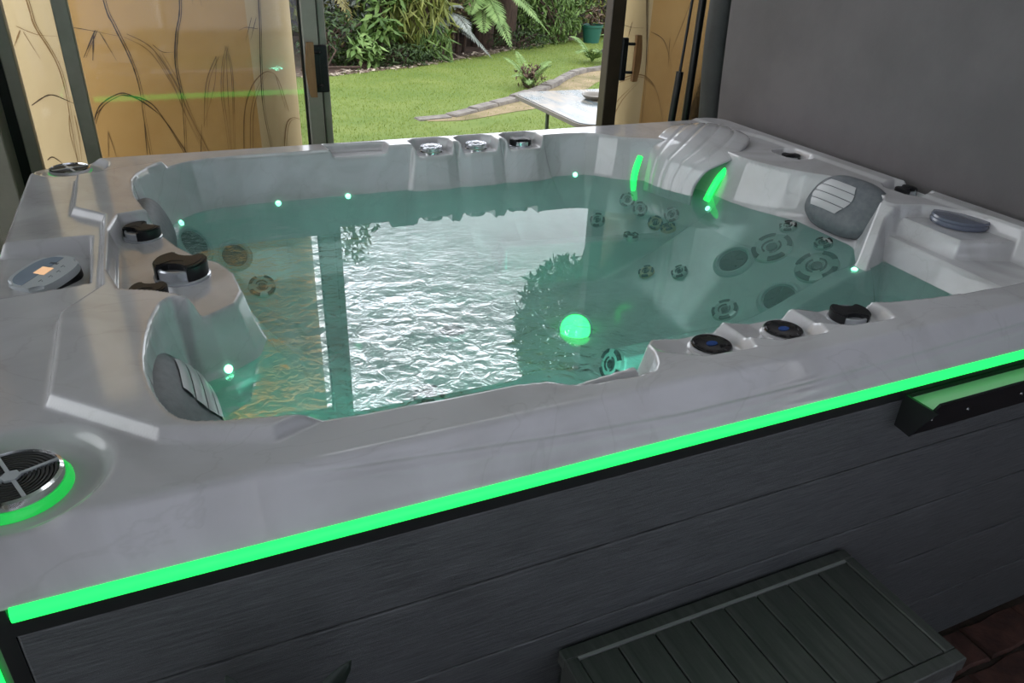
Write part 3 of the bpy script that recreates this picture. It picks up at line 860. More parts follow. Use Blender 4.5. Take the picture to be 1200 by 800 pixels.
for sx, sy in ((0, 0), (1, 0), (0, 1), (1, 1)):
    cx, cy = (BX0, BX1)[sx], (BY0, BY1)[sy]
    ux, uy = (1, -1)[sx], (1, -1)[sy]
    if sx and not sy:
        box('corner_post', BX1 - .030, BX1 - .004, BY0 + .004, BY0 + .030, .004, .872, 'black_trim', tub, .003)
        continue
    bm = bmesh.new()
    pts = [(cx + ux * (CH + .008), cy), (cx + ux * (CH + .008), cy + uy * .03), (cx + ux * .03, cy + uy * (CH + .008)), (cx, cy + uy * (CH + .008)), (cx, cy + uy * (CH - .010)), (cx + ux * (CH - .010), cy)]
    add_prism(bm, pts if ux * uy > 0 else pts[::-1], .004, .872)
    post = obj('corner_post', bm, 'black_trim', tub)
    if sy: continue
    # upright light on the chamfer
    mid = Vector((cx + ux * (CH - .01) / 2, cy + uy * (CH - .01) / 2, 0))
    dirv = Vector((ux, -uy, 0)).normalized(); nrm = Vector((-ux, -uy, 0)).normalized()
    bm = bmesh.new()
    Mx = Matrix((dirv, nrm, Vector((0, 0, 1)))).transposed().to_4x4(); Mx.translation = mid
    add_box(bm, -.062, .062, -.004, .006, .02, .862, .002, 1, Mx)
    obj('corner_light', bm, 'led_green', post)

# ---- rail tray bracket on the front, right
bm = bmesh.new()
sec = [(-.000, .842), (-.000, .774), (-.036, .772), (-.070, .858), (-.066, .860), (-.034, .780), (-.004, .780), (-.004, .842)]
ra = [bm.verts.new((1.492, y, z)) for y, z in sec]; rb = [bm.verts.new((2.14, y, z)) for y, z in sec]
for i in range(len(sec)): bm.faces.new((ra[i], ra[(i + 1) % 8], rb[(i + 1) % 8], rb[i]))
bm.faces.new(ra[::-1]); bm.faces.new(rb)
br = obj('rail_bracket', bm, 'black_plastic', tub)
tag(br, 'black angled metal rail bracket')
for x in (1.488, 2.136):
    bm = bmesh.new()
    add_prism(bm, [(-.001, .842), (-.001, .774), (-.036, .770), (-.050, .80), (-.072, .842)], 0, .005, Matrix(((0, 0, 1, x), (1, 0, 0, 0), (0, 1, 0, 0), (0, 0, 0, 1))))
    obj('end_plate', bm, 'black_plastic', br)
bm = bmesh.new()
lv = [bm.verts.new(p) for p in ((1.50, -.0015, .832), (2.13, -.0015, .832), (2.13, -.0560, .838), (1.50, -.0560, .838), (1.50, -.0015, .828), (2.13, -.0015, .828), (2.13, -.0560, .834), (1.50, -.0560, .834))]
for q in ((0, 1, 2, 3), (7, 6, 5, 4), (0, 4, 5, 1), (2, 6, 7, 3), (1, 5, 6, 2), (3, 7, 4, 0)): bm.faces.new([lv[i] for i in q])
obj('tray_lining', bm, 'tray_lining', br)
for x in (1.505, 1.60, 1.75, 1.90):
    bm = bmesh.new(); add_lathe(bm, [(0, .003), (.003, .0025), (.0042, 0)], 10, Matrix.Translation((x, -.0535, .8165)) @ Matrix.Rotation(math.radians(68), 4, 'X'))
    obj('screw', bm, 'steel_rod', br)

# ---- placing things on the shell
def on_shell(x, y, lift=0.0):
    z = RIM + float(hfield(np.array([x]), np.array([y]))[0])
    n_ = shell_normal(x, y, .012)
    M_ = frame_from_normal(n_)
    M_.translation = Vector((x, y, z)) + Vector(n_) * lift
    return M_

def set_part(o, M_):
    o.matrix_parent_inverse = Matrix.Translation(tub.location).inverted()
    o.matrix_basis = M_

# ---- jets: three kinds, copied with their inserts
def arc_prism(bm, r0, r1, a0, a1, z0, z1, n=7):
    pts = [(r1 * math.cos(a0 + (a1 - a0) * k / n), r1 * math.sin(a0 + (a1 - a0) * k / n)) for k in range(n + 1)]
    pts += [(r0 * math.cos(a1 + (a0 - a1) * k / n), r0 * math.sin(a1 + (a0 - a1) * k / n)) for k in range(n + 1)]
    add_prism(bm, pts, z0, z1)

def jet_meshes(r, kind):
    parts = {}
    bm = bmesh.new()
    if kind == 'dark':
        rr = add_lathe(bm, [(r * .02, .001), (r * .72, .001), (r * .76, .009), (r * .86, .010), (r, .003), (r * 1.02, -.006)], 36)
    else:
        rr = add_lathe(bm, [(r * .02, .004), (r * .30, .004), (r * .34, .008), (r * .8, .009), (r * .95, .006), (r, 0), (r * 1.0, -.008)], 36)
    cap_ring(bm, rr[0][::-1])
    parts['body'] = bm_mesh('jet', bm, 'grey_plastic' if kind == 'dark' else ('jet_bronze' if kind == 'bronze' else 'jet_ring'), math.radians(40))
    bm = bmesh.new()
    if kind == 'dark':
        rr = add_lathe(bm, [(r * .70, .0015), (r * .66, .006), (r * .45, .009), (r * .1, .010)], 30); cap_ring(bm, rr[-1])
    else:
        for a in (45, 135, 225, 315):
            arc_prism(bm, r * .74, r * .97, math.radians(a - 26), math.radians(a + 26), .003, .0105)
    parts['slots'] = bm_mesh('jet_slots', bm, 'jet_dark', math.radians(40))
    bm = bmesh.new()
    if kind == 'dark':
        for k in range(6):
            arc_prism(bm, r * .18, r * .55, k * PI / 3, k * PI / 3 + .18, .008, .0115, 3)
    else:
        arc_prism(bm, r * .40, r * .48, math.radians(20), math.radians(160), .006, .0115, 10)
        arc_prism(bm, r * .40, r * .48, math.radians(200), math.radians(340), .006, .0115, 10)
        rr = add_lathe(bm, [(r * .28, .004), (r * .25, .010), (r * .08, .012)], 20); cap_ring(bm, rr[-1])
    parts['nozzle'] = bm_mesh('nozzle', bm, 'jet_dark', math.radians(40))
    return parts
JM = {('face', .060): jet_meshes(.060, 'face'), ('dark', .062): jet_meshes(.062, 'dark'), ('face', .026): jet_meshes(.026, 'face'),
      ('face', .038): jet_meshes(.038, 'face'), ('bronze', .026): jet_meshes(.026, 'bronze'), ('dark', .050): jet_meshes(.050, 'dark')}
def jet(x, y, kind, r, spin=0.0, lift=.002):
    ms = JM[(kind, r)]
    o = bpy.data.objects.new('jet', ms['body']); COL.objects.link(o); o.parent = tub
    set_part(o, on_shell(x, y, lift) @ Matrix.Rotation(spin, 4, 'Z'))
    for k, nm in (('slots', 'jet_slots'), ('nozzle', 'nozzle')):
        c = bpy.data.objects.new(nm, ms[k]); COL.objects.link(c); c.parent = o
        if k == 'slots' and kind != 'dark': c['kind'] = 'stuff'
    return o
for x, y, kind, r, sp in (
    (1.905, .810, 'face', .060, .3), (1.915, .642, 'face', .060, .8), (1.823, .869, 'dark', .062, 0), (1.800, .640, 'dark', .062, .4),
    (1.990, .850, 'face', .026, 0), (1.988, .705, 'face', .026, .5), (1.722, .984, 'face', .026, .2), (1.703, .733, 'face', .038, .1),
    (1.188, .500, 'face', .038, .4), (1.669, 1.083, 'bronze', .026, 0), (1.742, 1.353, 'face', .026, 0), (1.775, 1.320, 'face', .026, .6),
    (1.808, 1.265, 'bronze', .026, 0), (1.858, 1.245, 'face', .026, .5), (1.827, 1.215, 'bronze', .026, .4), (1.640, 1.365, 'face', .026, .2), (1.677, 1.210, 'face', .026, .9),
    (.352, 1.378, 'dark', .062, 0), (.456, 1.408, 'dark', .050, 0), (.513, 1.326, 'face', .038, 0), (.455, .435, 'dark', .062, 0), (.440, .320, 'dark', .050, 0),
    (.979, 1.008, 'dark', .050, 0), (.813, .715, 'face', .038, .4)):
    jet(x, y, kind, r, sp)

# ---- underwater lamp and the row of tiny lights at the water line
M_ = frame_from_normal((-.45, -.62, .64)); M_.translation = Vector((1.30, .875, .575))
bm = bmesh.new(); rr = add_lathe(bm, [(.042, -.004), (.042, .006), (.036, .014), (.024, .022), (.008, .026)], 28); cap_ring(bm, rr[-1])
o = obj('underwater_lamp', bm, 'led_lens', tub, smooth=math.radians(40)); set_part(o, M_); tag(o, 'bright green underwater lamp')
bm = bmesh.new(); add_lathe(bm, [(.043, -.004), (.050, .0), (.050, .005), (.043, .007)], 28); c = obj('lamp_ring', bm, 'grey_plastic', o, smooth=math.radians(40))
c.matrix_parent_inverse = Matrix()
bm = bmesh.new(); rr = add_lathe(bm, [(.024, -.004), (.024, .004), (.018, .010), (.004, .013)], 20); cap_ring(bm, rr[-1])
o2 = obj('underwater_lamp', bm, 'led_seat', tub, smooth=math.radians(40)); set_part(o2, on_shell(.385, .425, .006))
bm = bmesh.new(); rr = add_lathe(bm, [(.062, -.004), (.062, .004), (.05, .012), (.01, .016)], 28); cap_ring(bm, rr[-1])
o3 = obj('fill_lamp', bm, 'led_fill', tub, smooth=math.radians(40)); set_part(o3, on_shell(1.02, .300, .006))  # added lamp hidden under the front rim, only to brighten the water
bm = bmesh.new(); rr = add_lathe(bm, [(.008, -.001), (.008, .001), (.005, .004), (.0015, .005)], 12); cap_ring(bm, rr[-1])
dot_me = bm_mesh('point_light', bm, 'led_dot', math.radians(50))
for x, y in ((.605, 1.497), (.815, 1.498), (1.610, 1.495), (.331, 1.412), (.368, .532), (1.912, .520), (1.925, 1.150)):
    o = bpy.data.objects.new('point_light', dot_me); COL.objects.link(o); o.parent = tub
    set_part(o, on_shell(x, y, .001))

# ---- diverter knobs
def bow_tie(r, w, n=9, half=math.radians(52)):
    pts = []
    for c in (0, PI):
        for k in range(n):
            a = c - half + 2 * half * k / (n - 1)
            pts.append((r * math.cos(a), r * math.sin(a)))
        pts.append((math.cos(c + PI / 2) * 0 + (-w if False else 0) , 0)) if False else None
        # waist
        s = 1 if c == 0 else -1
        pts.append((s * r * .30, s * (w * 1.15))); pts.append((0, s * w)); pts.append((-s * r * .30, s * (w * 1.15)))
    return pts
def knob(x, y, r, h, spin, tilt=None, name='diverter_knob', z=None):
    M_ = on_shell(x, y) if z is None else Matrix.Translation((x, y, z))
    if tilt is not None: M_ = M_ @ Matrix.Rotation(tilt, 4, 'X')
    M_ = M_ @ Matrix.Rotation(spin, 4, 'Z')
    bm = bmesh.new()
    rr = add_lathe(bm, [(r * 1.06, 0), (r * 1.06, h * .12), (r * .98, h * .18), (r * .93, h * .2), (r * .93, h * .66), (r * .88, h * .74), (r * .80, h * .74), (r * .76, h * .58), (r * .05, h * .55)], 36)
    cap_ring(bm, rr[-1])
    o = obj(name, bm, 'silver_cap', tub, smooth=math.radians(35)); set_part(o, M_)
    bm = bmesh.new()
    add_prism(bm, bow_tie(r, r * .34), h * .12, h)
    es = [e for e in bm.edges if all(v.co.z > h * .9 for v in e.verts)]
    bmesh.ops.bevel(bm, geom=es, offset=r * .07, segments=2, affect='EDGES')
    g = obj('grip', bm, 'black_plastic', o, smooth=math.radians(30))
    bm = bmesh.new()
    add_prism(bm, bow_tie(r * .80, r * .16), h * .99, h * 1.03)
    obj('grip_inset', bm, 'black_plastic', o)
    return o
knob(.250, 1.000, .038, .026, math.radians(-55))
knob(.318, .752, .050, .036, math.radians(-28))
knob(.258, .650, .033, .030, math.radians(-15))
knob(2.192, 1.104, .030, .022, math.radians(-30))
knob(2.246, .694, .030, .022, math.radians(10))
knob(1.422, 1.556, .037, .024, math.radians(-10))
knob(1.466, .142, .037, .022, math.radians(-20))
# ---- round caps
def cap(x, y, r, h, top, badge):
    bm = bmesh.new()
    rr = add_lathe(bm, [(r * 1.10, 0), (r * 1.10, h * .25), (r * 1.0, h * .4), (r * .98, h * .85), (r * .90, h)], 40)
    o = obj('air_cap', bm, 'chrome' if top == 'silver_cap' else 'acrylic_shell', tub, smooth=math.radians(35)); set_part(o, on_shell(x, y))
    bm = bmesh.new(); rr = add_lathe(bm, [(r * .99, h * .80), (r * .93, h * 1.02), (r * .6, h * 1.06), (r * .55, h * 1.01), (r * .05, h * 1.03)], 40); cap_ring(bm, rr[-1])
    for k in range(10): arc_prism(bm, r * .70, r * .86, k * PI / 5, k * PI / 5 + .35, h * 1.0, h * 1.10, 3)
    obj('cap_face', bm, top, o, smooth=math.radians(35))
    bm = bmesh.new(); add_prism(bm, [(r * .30 * math.cos(k * PI / 8), r * .20 * math.sin(k * PI / 8)) for k in range(16)], h * 1.0, h * 1.09)
    obj('cap_badge', bm, badge, o)
    return o
cap(*CAPS_BACK[0], .037, .020, 'silver_cap', 'grey_plastic')
cap(*CAPS_BACK[1], .037, .020, 'silver_cap', 'grey_plastic')
cap(*CAPS_FRONT[0], .037, .013, 'black_gloss', 'blue_badge')
cap(*CAPS_FRONT[1], .037, .013, 'black_gloss', 'blue_badge')
# holder lid in the near right corner
M_ = Matrix.Translation((2.205, .480, RIM - .030))
bm = bmesh.new()
rr = add_lathe(bm, [(.060, 0), (.071, .002), (.0725, .008), (.069, .013), (.071, .017), (.068, .022), (.04, .0235), (.002, .024)], 44); cap_ring(bm, rr[-1])
o = obj('holder_lid', bm, 'blue_lid', tub, smooth=math.radians(40)); set_part(o, M_); tag(o, 'round slate blue lid over a holder')

# ---- head rests
def headrest(center, normal, wdir, a, b_, t, panel, name='headrest'):
    n_ = Vector(normal).normalized(); w_ = (Vector(wdir) - n_ * n_.dot(Vector(wdir))).normalized(); u_ = n_.cross(w_)
    Mx = Matrix((w_, u_, n_)).transposed().to_4x4(); Mx.translation = Vector(center)
    def dome(px, py):
        q = (abs(px / a) ** 2.6 + abs(py / b_) ** 2.6)
        return t * max(0, 1 - q) ** .38
    bm = bmesh.new(); R_, A_ = 10, 40
    rings = []
    for i in range(R_ + 1):
        rho = i / R_
        rho = 1 - (1 - rho) ** 1.7
        ring = []
        for k in range(A_):
            an = 2 * PI * k / A_
            c_, s_ = math.cos(an), math.sin(an)
            px = a * rho * math.copysign(abs(c_) ** (2 / 2.6), c_); py = b_ * rho * math.copysign(abs(s_) ** (2 / 2.6), s_)
            ring.append(bm.verts.new((px, py, dome(px, py))))
            if i == 0: break
        rings.append(ring)
    back = [bm.verts.new((v.co.x * .92, v.co.y * .92, -.014)) for v in rings[-1]]
    for k in range(A_): bm.faces.new((rings[0][0], rings[1][k], rings[1][(k + 1) % A_]))
    for r1, r2 in list(zip(rings[1:-1], rings[2:])) + [(rings[-1], back)]:
        for k in range(A_): bm.faces.new((r1[k], r2[k], r2[(k + 1) % A_], r1[(k + 1) % A_]))
    o = obj(name, bm, 'pillow_rubber', tub, smooth=math.radians(60)); set_part(o, Mx)
    if panel:
        # ribbed lighter panel: four slats with creases between them
        x0, x1, y0, y1 = panel
        nrib = 4
        for r_ in range(nrib):
            ya, yb = y0 + (y1 - y0) * r_ / nrib + .0012, y0 + (y1 - y0) * (r_ + 1) / nrib - .0012
            fa, fb = abs((ya - (y0 + y1) / 2) / (y1 - y0) * 2), abs((yb - (y0 + y1) / 2) / (y1 - y0) * 2)
            bm = bmesh.new(); N_ = 10; M2 = 3
            g = [[None] * (N_ + 1) for _ in range(M2 + 1)]
            for j in range(M2 + 1):
                yy = ya + (yb - ya) * j / M2
                f_ = abs((yy - (y0 + y1) / 2) / (y1 - y0) * 2)
                ins = (x1 - x0) * .5 * max(0, f_ - .25) * .42
                for k in range(N_ + 1):
                    xx = x0 + ins + (x1 - x0 - 2 * ins) * k / N_
                    g[j][k] = bm.verts.new((xx, yy, dome(xx, yy) + .0022 + .0014 * math.sin(PI * j / M2)))
            for j in range(M2):
                for k in range(N_): bm.faces.new((g[j][k], g[j][k + 1], g[j + 1][k + 1], g[j + 1][k]))
            obj('rib_panel', bm, 'pillow_panel', o, smooth=math.radians(50))
    return o
headrest((2.098, .752, .892), (-.76, -.05, .65), (0, -1, 0), .128, .088, .050, (-.100, .038, -.048, .046))
headrest((.266, .350, .868), (.74, .06, .67), (0, 1, .0), .165, .088, .055, (-.045, .115, -.070, .022))
headrest((.262, 1.195, .868), (.93, -.10, .36), (0, 1, 0), .13, .075, .040, None)

# ---- ribbed waterfall spout in the far right corner
curves = [((1.800, 1.360, .790), (1.862, 1.165, .790)), ((1.812, 1.372, .840), (1.872, 1.172, .840)), ((1.822, 1.381, .875), (1.887, 1.168, .875)), ((1.832, 1.391, .910), (1.912, 1.155, .910)),
          ((1.850, 1.402, .940), (1.978, 1.143, .940)), ((1.900, 1.432, .964), (2.060, 1.180, .964)), ((1.960, 1.470, .974), (2.135, 1.245, .974)), ((2.03, 1.495, .972), (2.172, 1.330, .972))]
lc = catmull([c[0] for c in curves], 5); rc = catmull([c[1] for c in curves], 5)
NV = 48
bm = bmesh.new(); grid = []
for i in range(len(lc)):
    row = []
    pL, pR = Vector(lc[i]), Vector(rc[i])
    tang = Vector(lc[min(i + 1, len(lc) - 1)]) - Vector(lc[max(i - 1, 0)])
    nn = tang.cross(pR - pL).normalized()
    if nn.dot(Vector((-1, -.7, .8))) < 0: nn = -nn
    for k in range(NV + 1):
        v = k / NV
        p = pL.lerp(pR, v) + nn * (.016 * math.sin(PI * v))
        rib = abs((v * 5 + .5) % 1.0 - .5)
        p = p + nn * (-.0045 * max(0, 1 - rib / .16) ** 2)
        row.append(bm.verts.new(p))
    grid.append(row)
for i in range(len(grid) - 1):
    for k in range(NV): bm.faces.new((grid[i][k], grid[i][k + 1], grid[i + 1][k + 1], grid[i + 1][k]))
spout = obj('waterfall_spout', bm, 'acrylic_shell', tub, smooth=math.radians(70))
so = spout.modifiers.new('thickness', 'SOLIDIFY'); so.thickness = .020; so.offset = -1 if True else 1
tag(spout, 'ribbed curved waterfall spout')
# green lamps tucked behind both flanks of the spout
for pts in (((1.772, 1.372, .785), (1.782, 1.386, .84), (1.806, 1.402, .895)), ((1.925, 1.165, .80), (1.955, 1.160, .87), (1.995, 1.165, .905), (2.06, 1.20, .93))):
    bm = bmesh.new(); add_tube(bm, catmull(pts, 5), .011, 10)
    tag(obj('spout_light', bm, 'led_green', spout, smooth=math.radians(60)), 'green light beside the spout')

# ---- corner speakers
def speaker(x, y, r, tilt, dz=.015):
    M_ = Matrix.Translation((x, y, RIM - dz)) @ Matrix.Rotation(tilt, 4, 'Y')
    bm = bmesh.new(); rr = add_lathe(bm, [(r * 1.14, -.008), (r * 1.14, .004), (r * 1.06, .010), (r * .98, .010)], 44)
    o = obj('speaker', bm, 'led_rim', tub, smooth=math.radians(40)); set_part(o, M_); tag(o, 'speaker with a green glowing rim')
    bm = bmesh.new(); add_lathe(bm, [(r * 1.02, .008), (r * 1.0, .020), (r * .93, .022), (r * .90, .016)], 44)
    obj('speaker_ring', bm, 'chrome', o, smooth=math.radians(40))
    bm = bmesh.new()
    prof = [(r * .91, .014)]
    for k in range(9):
        ra_ = r * (.88 - k * .085)
        prof += [(ra_, .0185), (ra_ - r * .05, .0185), (ra_ - r * .055, .0150), (ra_ - r * .080, .0150)]
    rr = add_lathe(bm, prof, 44); cap_ring(bm, rr[-1])
    obj('speaker_grille', bm, 'speaker_grille', o)
    bm = bmesh.new()
    for a in (0, 90, 180, 270):
        add_box(bm, r * .15, r * .92, -.0022, .0022, .016, .0205, 0, 1, Matrix.Rotation(math.radians(a + 22), 4, 'Z'))
    add_prism(bm, [(r * .20 * math.cos(k * PI / 3), r * .20 * math.sin(k * PI / 3)) for k in range(6)], .016, .0215)
    obj('speaker_spokes', bm, 'panel_grey', o)
    return o
speaker(.098, .128, .056, 0)
speaker(.080, 1.553, .050, 0, .026)

# ---- control panel
def superellipse(a, b_, n=44, e=2.7):
    return [(a * math.copysign(abs(math.cos(2 * PI * k / n)) ** (2 / e), math.cos(2 * PI * k / n)), b_ * math.copysign(abs(math.sin(2 * PI * k / n)) ** (2 / e), math.sin(2 * PI * k / n))) for k in range(n)]
Mc = Matrix.Translation((.072, .846, RIM - .030)) @ Matrix.Rotation(math.radians(52), 4, 'Z') @ Matrix.Rotation(math.radians(-7), 4, 'Y')
bm = bmesh.new()
add_prism(bm, superellipse(.064, .050), -.012, .012)
bmesh.ops.bevel(bm, geom=[e for e in bm.edges if all(v.co.z > .01 for v in e.verts)], offset=.006, segments=3, affect='EDGES')
cp = obj('control_panel', bm, 'panel_grey', tub, smooth=math.radians(40)); set_part(cp, Mc); tag(cp, 'oval grey touch control panel')
bm = bmesh.new(); add_prism(bm, superellipse(.065, .051), -.018, -.004); obj('panel_gasket', bm, 'black_plastic', cp)
bm = bmesh.new()
q = [(x, y) for x, y in superellipse(.056, .042) if y > -.004]
add_prism(bm, q, .0118, .0126); obj('panel_overlay', bm, 'panel_blue', cp)
bm = bmesh.new(); add_box(bm, -.012, .014, -.011, .013, .0120, .0134); obj('display_screen', bm, 'screen', cp)
for x, y in ((-.032, -.020), (-.013, -.026), (.007, -.027), (.026, -.021)):
    bm = bmesh.new(); add_box(bm, x - .004, x + .004, y - .0006, y + .0006, .0118, .0124); add_box(bm, x - .001, x + .001, y - .006, y - .004, .0118, .0124)
    obj('touch_key', bm, 'print_dark', cp)
tcu = bpy.data.curves.new('panel_text', 'FONT'); tcu.body = 'PURE'; tcu.size = .0085; tcu.align_x = 'CENTER'; tcu.extrude = .0002
tob = bpy.data.objects.new('panel_text_source', tcu); COL.objects.link(tob)
tme = bpy.data.meshes.new_from_object(tob.evaluated_get(bpy.context.evaluated_depsgraph_get()))
bpy.data.objects.remove(tob, do_unlink=True)
tme.materials.clear(); tme.materials.append(MATS['print_dark'])
tx = bpy.data.objects.new('panel_lettering', tme); COL.objects.link(tx); tx.parent = cp
tx.location = (.034, .002, .0128); tx.rotation_euler = (0, 0, PI / 2)

# ================================================================== WATER
bm = bmesh.new()
wv = [bm.verts.new((x, y, WATER)) for x, y in BASIN]
f = bm.faces.new(wv)
bmesh.ops.triangulate(bm, faces=[f])
water = obj('spa_water', bm, 'spa_water')
if water.data.polygons[0].normal.z < 0: water.data.flip_normals()
tag(water, 'clear turquoise water filling the spa, rippled on its left side', 'water')

# ================================================================== COVER AND LIFTER
cover = root('spa_cover', (2.40, .80, .90), 'folded charcoal vinyl spa cover standing upright beyond the tub', 'spa cover')
def soft_slab(name, x0, x1, y0, y1, z0, z1, r, material, parent, sag=0.0, lean=0.0):
    bm = bmesh.new()
    add_box(bm, x0, x1, y0, y1, z0, z1)
    bmesh.ops.subdivide_edges(bm, edges=[e for e in bm.edges if abs(e.verts[0].co.y - e.verts[1].co.y) > .2 or abs(e.verts[0].co.z - e.verts[1].co.z) > .2], cuts=14, use_grid_fill=True)
    es = [e for e in bm.edges if len(e.link_faces) == 2 and e.calc_face_angle(0) > 1.0]
    bmesh.ops.bevel(bm, geom=es, offset=r, segments=5, affect='EDGES')
    for v in bm.verts:
        ty = (v.co.y - y0) / (y1 - y0); tz = (v.co.z - z0) / (z1 - z0)
        v.co.x += sag * math.sin(PI * min(max(ty, 0), 1)) * math.sin(PI * min(max(tz, 0), 1)) * (-1 if v.co.x < (x0 + x1) / 2 else 1)
        v.co.y += lean * (tz) + .006 * math.sin(tz * 7) * (1 if ty > .9 else 0)
    return obj(name, bm, material, parent, smooth=math.radians(45))
soft_slab('cover_panel', 2.335, 2.415, -.02, 1.685, .80, 2.02, .025, 'cover_vinyl', cover, .010, .10)
soft_slab('cover_panel', 2.420, 2.500, -.02, 1.685, .80, 2.02, .025, 'cover_vinyl', cover, .008, .10)
# dark bolster flap hanging past the far end of the cover
bm = bmesh.new()
pts = [(2.385, 1.755 + .0 * k, .72 + k * .13) for k in range(11)]
pts = [(2.375 + .006 * math.sin(k * 1.3), 1.755 + .085 * ((z - .955) / 1.1), z) for k, (x, y, z) in enumerate(pts)]
add_tube(bm, catmull(pts, 3), .062, 18)
flap = obj('cover_flap', bm, 'cover_edge', cover, smooth=math.radians(60)); tag(flap, 'dark rolled end flap')
# piping seam along the folded top
bm = bmesh.new(); add_tube(bm, [(2.4175, .06, 2.026), (2.4175, 1.76, 2.026)], .006, 8); obj('hinge_seam', bm, 'cover_edge', cover)

lifter = root('cover_lifter', (2.33, 1.95, .3), 'black cover lifter arm with a gas strut leaning behind the tub', 'cover lifter')
bm = bmesh.new(); add_tube(bm, [(2.372, 1.93, .30), (2.388, 1.95, .89), (2.405, 1.97, 1.34), (2.43, 1.99, 2.0)], .016, 12)
arm = obj('lifter_arm', bm, 'steel_black', lifter, smooth=math.radians(50))
bm = bmesh.new(); add_tube(bm, [(2.300, 1.94, .30), (2.318, 1.95, .89), (2.332, 1.957, 1.07)], .0155, 12)
st = obj('gas_strut', bm, 'steel_black', lifter, smooth=math.radians(50))
bm = bmesh.new(); add_tube(bm, [(2.332, 1.957, 1.07), (2.356, 1.97, 1.40), (2.375, 1.98, 1.66)], .006, 10)
obj('strut_rod', bm, 'steel_black', st, smooth=math.radians(50))
bm = bmesh.new(); add_box(bm, 2.270, 2.42, 1.90, 1.98, .0, .30, .006, 1); obj('floor_bracket', bm, 'steel_black', lifter)

# ================================================================== STEP
step = root('spa_step', (1.13, -.15, 0), 'dark grey composite step with a planked tread against the tub front', 'step')
X0, X1, Y0, Y1, ZS = .803, 1.456, -.290, -.006, .480
bw = .024
bm = bmesh.new()
add_box(bm, X0 + .012, X1 - .012, Y0 + .012, Y1 - .008, .0, ZS - .026)
obj('step_body', bm, 'step_board', step)
for nm, a in (('tread_border', (X0, X1, Y1 - bw, Y1, ZS - .030, ZS)), ('tread_border', (X0, X1, Y0, Y0 + bw, ZS - .030, ZS)),
              ('tread_border', (X0, X0 + bw, Y0 + bw, Y1 - bw, ZS - .030, ZS)), ('tread_border', (X1 - bw, X1, Y0 + bw, Y1 - bw, ZS - .030, ZS))):
    box(nm, *a, 'step_board', step, .002)
NP = 8
pw = (X1 - X0 - 2 * bw) / NP
bm = bmesh.new(); add_box(bm, .0015, pw - .0015, 0, Y1 - Y0 - 2 * bw - .008, 0, .024, .0015)
pme = bm_mesh('tread_plank', bm, 'step_board')
for k in range(NP): link('tread_plank', pme, step, (X0 + bw + k * pw, Y0 + bw + .002, ZS - .026))
box('tread_inlay', X0 + bw, X1 - bw, Y1 - bw - .0055, Y1 - bw - .0005, ZS - .02, ZS + .0008, 'step_trim', step)
for k in range(3):
    z0, z1 = .004 + k * .149, .150 + k * .149
    box('riser_board', X0 + .004, X1 - .004, Y0 + .004, Y0 + .016, z0, z1, 'cabinet_board', step, .0015)
    box('side_board', X0 + .004, X0 + .014, Y0 + .016, Y1 - .008, z0, z1, 'step_board', step, .0015)
    box('side_board', X1 - .014, X1 - .004, Y0 + .016, Y1 - .008, z0, z1, 'step_board', step, .0015)

# ---- dark leafed pot plant standing in front of the tub, only its tips in view
plant = root('potted_plant', (.36, -.16, 0), 'dark pointed leaf tips of a plant in front of the cabinet boards', 'plant')
bm = bmesh.new(); rr = add_lathe(bm, [(.07, 0), (.085, .14), (.10, .26), (.105, .28), (.095, .28), (.09, .25)], 28, Matrix.Translation((.36, -.16, 0))); cap_ring(bm, rr[0])
obj('pot', bm, 'pot_grey', plant, smooth=math.radians(40))
def blade(bm, pts, w, fold=.25):
    c = [Vector(p) for p in catmull(pts, 5)]
    n_ = len(c); prev = None
    for i, p in enumerate(c):
        t = (c[min(i + 1, n_ - 1)] - c[max(i - 1, 0)]).normalized()
        s = t.cross(Vector((.15, -1, .2))).normalized()
        f_ = i / (n_ - 1)
        ww = w * math.sin(PI * min(.12 + f_ * .88, 1)) ** .8 + .0004
        up = s.cross(t) * ww * fold
        row = (bm.verts.new(p - s * ww + up), bm.verts.new(p), bm.verts.new(p + s * ww + up))
        if prev:
            bm.faces.new((prev[0], prev[1], row[1], row[0])); bm.faces.new((prev[1], prev[2], row[2], row[1]))
        prev = row
for pts, w in (([(.37, -.16, .26), (.372, -.15, .50), (.385, -.135, .70), (.437, -.12, .762)], .028),
               ([(.35, -.16, .26), (.33, -.15, .52), (.31, -.13, .72), (.2965, -.12, .803)], .022),
               ([(.36, -.17, .26), (.40, -.17, .42), (.43, -.17, .55), (.47, -.17, .62)], .024),
               ([(.35, -.18, .26), (.31, -.20, .40), (.27, -.22, .50), (.22, -.24, .54)], .024)):
    bm = bmesh.new(); blade(bm, pts, w)
    o = obj('leaf', bm, 'leaf_blackish', plant, smooth=math.radians(30))
    mo = o.modifiers.new('t', 'SOLIDIFY'); mo.thickness = .0008

# ================================================================== GARDEN
ground = structure(box('floor_garden', -14, 22, 2.38, 26, -.30, -.02, 'bed_soil'), 'dark soil of the planted bed at the back of the garden', 'ground')
EDGE = [(-6, 8.0), (0, 8.15), (1.2, 8.3), (2.27, 8.48), (3.25, 8.85), (4.47, 9.6), (5.6, 10.4), (7.2, 11.4), (10, 12.4), (14, 13)]
def edge_y(x): return float(np.interp(x, [p[0] for p in EDGE], [p[1] for p in EDGE]))
bm = bmesh.new()
xs = np.linspace(-6, 14, 81)
top = [bm.verts.new((x, edge_y(x) + .06 * math.sin(x * 5.1), 0)) for x in xs]; bot = [bm.verts.new((x, 3.30, 0)) for x in xs]
for i in range(80): bm.faces.new((bot[i], bot[i + 1], top[i + 1], top[i]))
lawn = obj('lawn', bm, 'lawn'); structure(lawn, 'mown green lawn outside the door opening', 'lawn')
